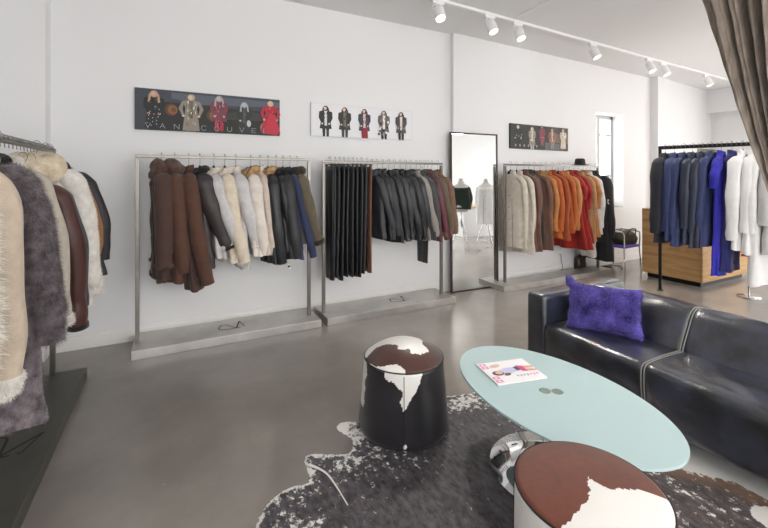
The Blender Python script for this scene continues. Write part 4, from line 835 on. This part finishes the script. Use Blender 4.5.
def rpatch(x, y, z):
    x += 1.4; y += 1.2; d = math.sqrt(((Oa-np.array([x, y]))**2).sum(1).min()); w = 0; br = 0
    nz = mnoise.noise(Vector((x*2.2, y*2.2, 1))); nz2 = mnoise.noise(Vector((x*6, y*6, 4)))
    w = .62*(1-sstep(.0, .05, d)); ring = 1-sstep(.10, .55, d+nz*.22+nz2*.08); w = max(w, .34*ring, .10+.10*nz)
    w = max(w, .62*math.exp(-((x-.42)**2/.05+(y-1.62)**2/.03)), .60*math.exp(-((x-.93)**2/.012+(y-2.16)**2/.03)), 1.1*math.exp(-((x-.89)**2/.003+(y-2.26)**2/.006)), .62*math.exp(-((x-1.72)**2/.06+(y-2.14)**2/.012)), .5*math.exp(-((x-.80)**2/.03+(y-1.95)**2/.01)))
    if x > 1.9 and y < 1.75:
        e = x-rimline(y); w = max(w if e < 0 else 0, sstep(-.005, .02, e)*1.3); br = math.exp(-(e/.09)**2)*.9 if e < .03 else 0
        if e < 0: w = .26+.2*mnoise.noise(Vector((x*9, y*5, 3)))
    w = max(w, 1.2*(1-sstep(.05, .09, math.hypot(x-2.32, y-.78))))
    br = max(br, .12*math.exp(-((x-1.9)**2/.3+(y-.9)**2/.2)))
    return w, br
set_patch(ro, rpatch)
P_ = arc_path([(.612, 2.035, .012), (.645, 1.99, .013), (.675, 1.93, .013), (.688, 1.84, .013), (.696, 1.70, .012)], 30)-np.array([1.4, 1.2, 0]); b = MB(); wd = np.interp(np.linspace(0, 1, len(P_)), [0, .5, 1], [.010, .006, .003]); b.add(*tube(P_, wd, 8, flat=.4), mat('white_hide_streak', '#e3e0db', .8)); b.build('white_streak', rg_)

M_stool = hide_mat('stool_cowhide', '#17161a', '#232228', '#4d2f28', k=.14, nscale=(40, 90), bumpd=.12, rough=.36, spec=.5)
def stool(label, x, y, rb, rt, H, pfn_top, pfn_side, mt, seam_ang, rz=0, dome=.028):
    r = empty('cowhide_stool', (x, y, .010), rz); tag(r, label, 'stool', 'cowhide stools')
    prof = [(rb*.94, 0), (rb*.985, .008), (rb, .03)]+[(rb+(rt-rb)*t, .03+(H-.05)*t) for t in np.linspace(0, 1, 46)[1:]]+[(rt-.004, H-.012)]
    b = MB(); b.add(*lathe(prof, 200, True, False), mt); so = b.build('side_cover', r); set_patch(so, pfn_side)
    prof = [(rt-.004, H-.014), (rt-.002, H-.004), (rt-.012, H+.003)]+[(max(.0008, (rt-.012)*q), H+.003+dome*(1-q*q)) for q in np.linspace(1, 0, 40)[1:]]
    b = MB(); b.add(*lathe(prof, 160, False, True), mt); to = b.build('top_cover', r); set_patch(to, pfn_top)
    b = MB(); b.add(*tube([((rt-.001)*math.cos(a), (rt-.001)*math.sin(a), H-.006) for a in np.linspace(0, 2*PI, 90)], .004, 6), mat('dark_piping', '#1b1718', .6)); b.build('piping', r)
    for sa in seam_ang:
        b = MB(); b.add(*tube([((rb+(rt-rb)*t+.0005)*math.cos(sa), (rb+(rt-rb)*t+.0005)*math.sin(sa), .03+(H-.05)*t) for t in np.linspace(0, 1, 12)], .0022, 6), mat('seam_thread', '#0e0d0f', .7)); b.build('seam', r)
    return r
# stool 1: direction towards the camera is about (-.5,-.85)
cdir = math.atan2(-2.08, -1.19)
def angd(a): return (a+PI) % (2*PI)-PI
T1 = [(-1.1, .3), (-.9, .22), (-.69, .06), (-.45, .10), (-.24, .22), (0, .42), (.2, .50), (.38, .53), (.66, .25), (.52, .02), (.46, -.27), (.40, -.7), (.3, -1.2), (-1.2, -1.2)]
T2 = [(-.95, .45), (-.7, .70), (-.48, .79), (-.25, .80), (-.1, .84), (.02, .94), (.04, 1.2), (-1.1, 1.2)]
W1 = [(-.45, .50), (-.44, .385), (-.25, .36), (-.06, .33), (-.03, .20), (.05, .235), (.2, .30), (.34, .34), (.43, .40), (.45, .50)]
def s1_top(x, y, z):
    f = (x*math.cos(cdir)+y*math.sin(cdir))/.236; s = (-x*math.sin(cdir)+y*math.cos(cdir))/.236   # f: towards camera, s: to the right of the picture
    q = .10*mnoise.noise(Vector((x*22, y*22, 2)))
    return (1. if in_poly(s+q, f-q, T1) or in_poly(s+q*.6, f+q*.6, T2) else 0.), 1-.55*sstep(.6, 1, abs(s))
def s1_side(x, y, z):
    a = angd(math.atan2(y, x)-cdir); q = .03*mnoise.noise(Vector((x*24, y*24, z*24))); w = 0   # a>0: to the right
    if in_poly(a+q*2, z+q, W1): w = 1.
    if a < -1.12+q*3 and z > .15: w = 1.
    if z < .07: w = max(w, .9*math.exp(-((a-.02)/.05)**2-((z-.03)/.02)**2))
    return w, 0
stool('black and white cowhide stool with dark brown top, standing between the racks and the table', 1.235, 2.12, .272, .240, .418, s1_top, s1_side, M_stool, [cdir+.0], dome=.085)
M_stool2 = hide_mat('brown_cowhide', '#6b3524', '#43241b', '#7d4430', k=.10, nscale=(40, 110), bumpd=.3, rough=.55, spec=.4)
WP = [(1.22, 0.876), (1.216, 0.858), (1.223, 0.835), (1.231, 0.818), (1.242, 0.804), (1.269, 0.798), (1.334, 0.773), (1.436, 0.679), (1.234, 0.56), (0.905, 0.731), (0.98, 0.805), (1.032, 0.805), (1.071, 0.809), (1.129, 0.812), (1.172, 0.834)]
P2 = (1.220, .872)
def s2_top(x, y, z):
    X, Y = x+P2[0], y+P2[1]; q = .008*mnoise.noise(Vector((X*40, Y*40, 0)))+.006*mnoise.noise(Vector((X*110, Y*110, 0)))
    return (1. if in_poly(X+q, Y-q, WP) else 0.), .4
def s2_side(x, y, z): return 1., 0.
stool('brown and white cowhide stool at the bottom edge, overlapping the glass table', P2[0], P2[1], .240, .236, .465, s2_top, s2_side, M_stool2, [2.4, .3])

# ------------------------------------------------------------------ glass table
tb = empty('coffee_table', (1.701, 1.43, .009)); tag(tb, 'oval frosted aqua glass coffee table on a chrome disc base', 'table')
def glass_mat():
    m = mat('frosted_aqua_glass', '#c0d8da', .14, spec=.6, trans=.12); bs = m.node_tree.nodes['Principled BSDF']; bs.inputs['IOR'].default_value = 1.3; return m
M_glass = glass_mat(); M_gedge = mat('glass_edge', '#7fb5ac', .1, trans=.3)
n = 120; a = np.linspace(0, 2*PI, n, endpoint=False)
def ering(k, z): return [((.365-k)*math.cos(t), (.59-k)*math.sin(t)-.012, z) for t in a]
b = MB(); b.add(*loft([ering(.0015, .399), ering(0, .4005), ering(0, .4095), ering(.0015, .411)], True, True, True), M_glass); b.build('tabletop', tb, flat_angle=.6)
b = MB(); b.add(*lathe([(.0, .0), (.300, .0), (.303, .004), (.300, .010), (.15, .014), (.05, .02), (.0, .021)], 72, False, False), M_chrome); b.build('base_disc', tb)
for k, (x, y) in enumerate(((-.036, .005), (.012, -.030), (.03, .03))):
    b = MB(); b.add(*tube([(x*.9, y*.9+.0, .015), (x, y, .392)], .014, 14), M_chrome); b.build('column', tb)
for x, y in ((-.036, .005), (.014, -.030)):
    b = MB(); b.add(*lathe([(.0, .4113), (.026, .4113), (.028, .4125), (.024, .4135), (.0, .4138)], 28, False, False, (x, y)), mat('fitting_grey', '#7e8c86', .4, metal=.2)); b.build('glass_fitting', tb)
# magazine
mg = empty('magazine', (1.658, 1.663, .4215), math.atan2(-.064, .294)); tag(mg, 'open-topped white fashion magazine with pink lettering lying on the glass table', 'magazine'); mg['label'] = 'white fashion magazine with pink lettering lying on the glass table'
b = MB(); b.add(*bb(-.149, .149, -.118, .118, 0, .0065, .001), M_tag); b.build('pages', mg, smooth=False)
b = MB()
def top(pts, c, k): b.add([(x, y, .0072+.0003*k) for x, y in pts], [tuple(range(len(pts)))], pm(c))
top([(-.15, -.119), (.15, -.119), (.15, .119), (-.15, .119)], '#f0eef0', 0)
def e2(cx, cy, rx, ry, r=0): return [(cx+rx*math.cos(t)*math.cos(r)-ry*math.sin(t)*math.sin(r), cy+rx*math.cos(t)*math.sin(r)+ry*math.sin(t)*math.cos(r)) for t in np.linspace(0, 2*PI, 16, endpoint=False)]
# masthead along the left edge (block letters), figure lying across the cover
for k, y in enumerate((.095, .062, -.055, -.09)):
    top([(-.142, y-.013), (-.103, y-.013), (-.103, y+.013), (-.142, y+.013)], '#e77fb8', 1); top([(-.132, y-.006), (-.113, y-.006), (-.113, y+.006), (-.132, y+.006)], '#f0eef0', 2)
top(e2(-.06, .07, .035, .018, .2), '#d9b9ae', 1); top([(-.085, .01), (-.02, .035), (.04, .03), (.045, -.01), (-.02, -.03), (-.07, -.03)], '#c9c9ea', 2)
top(e2(-.085, -.012, .034, .026), '#5a3d38', 3); top(e2(-.078, -.008, .022, .018), '#e2b49c', 4); top(e2(-.04, -.035, .022, .014, .3), '#6a5350', 4)
top([(.03, .03), (.07, .04), (.075, -.005), (.035, -.012)], '#3b3f6a', 5); top([(.055, .045), (.095, .03), (.09, -.03), (.06, -.02)], '#d2408f', 6); top([(.09, .03), (.148, .022), (.148, .002), (.088, .0)], '#e2ac94', 7); top([(.088, -.002), (.148, -.018), (.148, -.034), (.086, -.024)], '#dca58e', 7)
for k in range(7): top([(.0+.02*k, -.07-.008*(k % 2)), (.013+.02*k, -.07), (.013+.02*k, -.052), (.0+.02*k, -.054)], '#e9a6cc' if k > 3 else '#b9b4c8', 1)
b.build('printed_cover', mg, smooth=False)

# ------------------------------------------------------------------ sofa
def sofa_leather():
    m = bpy.data.materials.new('worn_black_leather'); m.use_nodes = True; nt = m.node_tree; L = nt.links; b = nt.nodes['Principled BSDF']; tc = nt.nodes.new('ShaderNodeTexCoord')
    n = nt.nodes.new('ShaderNodeTexNoise'); n.inputs['Scale'].default_value = 5; n.inputs['Detail'].default_value = 4; n.inputs['Roughness'].default_value = .5; L.new(tc.outputs['Object'], n.inputs['Vector'])
    r = nt.nodes.new('ShaderNodeValToRGB'); e = r.color_ramp.elements; e[0].position = .38; e[0].color = lin('#111218'); e[1].position = .75; e[1].color = lin('#3b4256'); L.new(n.outputs['Fac'], r.inputs[0]); L.new(r.outputs[0], b.inputs['Base Color'])
    q = nt.nodes.new('ShaderNodeMapRange'); q.inputs['From Min'].default_value = .3; q.inputs['From Max'].default_value = .7; q.inputs['To Min'].default_value = .24; q.inputs['To Max'].default_value = .36; b.inputs['Roughness'].default_value = .34
    n2 = nt.nodes.new('ShaderNodeTexNoise'); n2.inputs['Scale'].default_value = 70; n2.inputs['Detail'].default_value = 4; L.new(tc.outputs['Object'], n2.inputs['Vector'])
    n3 = nt.nodes.new('ShaderNodeTexNoise'); n3.inputs['Scale'].default_value = 7; n3.inputs['Detail'].default_value = 3; L.new(tc.outputs['Object'], n3.inputs['Vector'])
    b1 = nt.nodes.new('ShaderNodeBump'); b1.inputs['Strength'].default_value = .35; b1.inputs['Distance'].default_value = .006; L.new(n2.outputs['Fac'], b1.inputs['Height'])
    b2 = nt.nodes.new('ShaderNodeBump'); b2.inputs['Strength'].default_value = .2; b2.inputs['Distance'].default_value = .02; L.new(n3.outputs['Fac'], b2.inputs['Height']); L.new(b1.outputs[0], b2.inputs['Normal']); L.new(b2.outputs[0], b.inputs['Normal'])
    b.inputs['Specular IOR Level'].default_value = .9; b.inputs['Metallic'].default_value = .12; b.inputs['Coat Weight'].default_value = .8; b.inputs['Coat Roughness'].default_value = .2; return m
M_sofa = sofa_leather(); M_seam = mat('pale_grey_seam', '#8f8f8c', .6)
sf = empty('sofa', (2.86, 1.03, 0)); tag(sf, 'long worn black leather sofa with pale seams on the right', 'sofa'); SO = np.array([2.86, 1.03, 0])
def resample(P, n):
    P = np.array(P, float); Q = np.vstack([P, P[:1]]); d = np.r_[0, np.cumsum(np.linalg.norm(np.diff(Q, axis=0), axis=1))]; t = np.linspace(0, d[-1], n, endpoint=False)
    return np.stack([np.interp(t, d, Q[:, i]) for i in range(Q.shape[1])], 1)
def chaikin(P, k=3):
    P = np.array(P, float)
    for _ in range(k):
        N = np.roll(P, -1, 0); P = np.stack([.75*P+.25*N, .25*P+.75*N], 1).reshape(-1, P.shape[1])
    return P
def cushion(prof, y0, y1, name, bulge, seed):
    P = resample(chaikin(prof, 3), 90); c = P.mean(0); R = []
    for t in np.linspace(0, 1, 34):
        e = min(t, 1-t)/.5; k = 1-.035*max(0, 1-e/.07)**2; bl = bulge*math.sin(PI*t)**.5
        row = []
        for i, (x, z) in enumerate(P):
            dx, dz = x-c[0], z-c[1]; q = math.hypot(dx, dz); f_ = k+bl/q
            wr_ = (.009*mnoise.noise(Vector((x*6, (y0+(y1-y0)*t)*6+seed, z*6)))+.005*mnoise.noise(Vector((x*15, (y0+(y1-y0)*t)*9+seed, z*15))))*min(1, e*4)
            row.append((c[0]+dx*(f_+wr_/q), y0+(y1-y0)*t, max(.09, c[1]+dz*(f_+wr_/q))))
        R.append(row)
    b = MB(); b.add(*loft(np.array(R)-SO, True, True, True), M_sofa); return b.build(name, sf)
SEAT = [(2.41, .09), (2.40, .2), (2.385, .34), (2.395, .42), (2.45, .43), (2.6, .432), (2.76, .425), (2.84, .42), (2.84, .25), (2.84, .09), (2.6, .09)]
BACK = [(2.80, .2), (2.785, .36), (2.80, .44), (2.86, .54), (2.91, .63), (2.965, .668), (3.04, .655), (3.16, .625), (3.28, .60), (3.35, .56), (3.37, .45), (3.36, .09), (3.1, .09), (2.85, .09)]
ys = [2.07, 1.37, .67, -.03]
for i in range(3): cushion(SEAT, ys[i+1], ys[i], 'seat_cushion', .008, i*3); cushion(BACK, ys[i+1], ys[i], 'back_cushion', .012, 9+i)
for y0, y1 in ((2.07, 2.24), (-.20, -.03)):
    b = MB(); V_, F_ = rbox(((2.39+3.37)/2-SO[0], (y0+y1)/2-SO[1], (.09+.64)/2), (.98, .17, .55), .035, 5); b.add(V_, F_, M_sofa); b.build('armrest', sf)
for y in ys[1:3]:
    for nm, PR in (('seat_seam', SEAT), ('back_seam', BACK)):
        P = resample(chaikin(PR, 3), 140); c = P.mean(0); lo = .10 if nm == 'seat_seam' else .40
        for dy in (-.008, .008):
            pts = [((c[0]+(x-c[0])*1.004)-SO[0], y+dy-SO[1], c[1]+(z-c[1])*1.004) for x, z in P if z > lo and x < (2.80 if nm == 'seat_seam' else 3.3)]
            k = max(range(len(pts)), key=lambda i_: np.linalg.norm(np.array(pts[i_])-np.array(pts[i_-1]))); pts = pts[k:]+pts[:k]
            b = MB(); b.add(*tube(pts, .0035, 6), M_seam); b.build(nm, sf)
for x in (2.5, 3.27):
    for y in (2.14, .67, -.1):
        b = MB(); b.add(*lathe([(.022, 0), (.024, .004), (.024, .092)], 16, True, True, (x-SO[0], y-SO[1])), M_chrome); b.build('foot', sf)

# ------------------------------------------------------------------ fur pillow
ex = Vector((.50, -.866, 0)); ez = Vector((.42, .22, .88)).normalized(); ez = (ez-ex*ez.dot(ex)).normalized(); ey = ex.cross(ez)
Mx = Matrix((ex, ey, ez)).transposed().to_4x4(); 
pw, phh = .235, .165; N_ = 44; Rr = []
def pil(side):
    G_ = []
    for i in range(N_+1):
        row = []
        for j in range(N_+1):
            u = i/N_*2-1; v = j/N_*2-1; e = (1-u**4)*(1-v**4); th_ = .075*max(0, e)**.55
            cx_ = 1-.10*(1-abs(u)**3)*abs(v)**4*0; pin = 1-.07*(1-abs(v)**2)*abs(u)**2; pin2 = 1-.09*(1-abs(u)**2)*abs(v)**2
            x = u*pw*pin; z = v*phh*pin2
            if u < -.8 and v > .8: x -= .02; z += .045*((v-.8)/.2)
            x += .004*math.sin(9*v+2); th_ *= 1+.14*math.sin(4*u+2)*math.sin(3*v+1)
            row.append((x, side*th_, z+phh))
        G_.append(row)
    return np.array(G_)
M_pf = mat('purple_fur', '#20136a', .8, col2='#7a69d2', vscale=8, bump=.5, bscale=90, sheen=.5, spec=.2)
b = MB()
for s_ in (-1, 1):
    G_ = pil(s_); F_ = grid_faces(N_+1, N_+1)
    if s_ == 1: F_ = [f[::-1] for f in F_]
    V_ = G_.reshape(-1, 3); b.add(V_, F_, M_pf); b.add(*fur(V_, F_, 30000, .026, .0011, droop=.25, jit=.4, lift=.7*1, seed=3+s_), M_pf)
pc = empty('fur_pillow', (2.605, 1.80, .447)); pc.matrix_world = Matrix.Translation((2.60, 1.755, .438))@Mx; tag(pc, 'purple fur pillow leaning in the far corner of the black sofa', 'pillow'); b.build('pillow_cover', pc)

# ------------------------------------------------------------------ world, camera
wd = bpy.data.worlds.new('World'); bpy.context.scene.world = wd; wd.use_nodes = True; bg = wd.node_tree.nodes['Background']; bg.inputs[0].default_value = (1, .99, .975, 1); bg.inputs[1].default_value = 5.9
cam = bpy.data.cameras.new('camera'); co = bpy.data.objects.new('camera', cam); C.objects.link(co); co.location = (0, 0, 1.5)
co.rotation_euler = (PI/2, 0, -math.radians(27.414)); cam.sensor_width = 36; cam.lens = 401.8/768*36; cam.shift_y = -(264-178.3)/768; cam.clip_start = .05
sc = bpy.context.scene; sc.camera = co
sc.view_settings.view_transform = 'Standard'; sc.view_settings.look = 'None'; sc.view_settings.gamma = 1; sc.view_settings.use_curve_mapping = False; sc.view_settings.exposure = .06
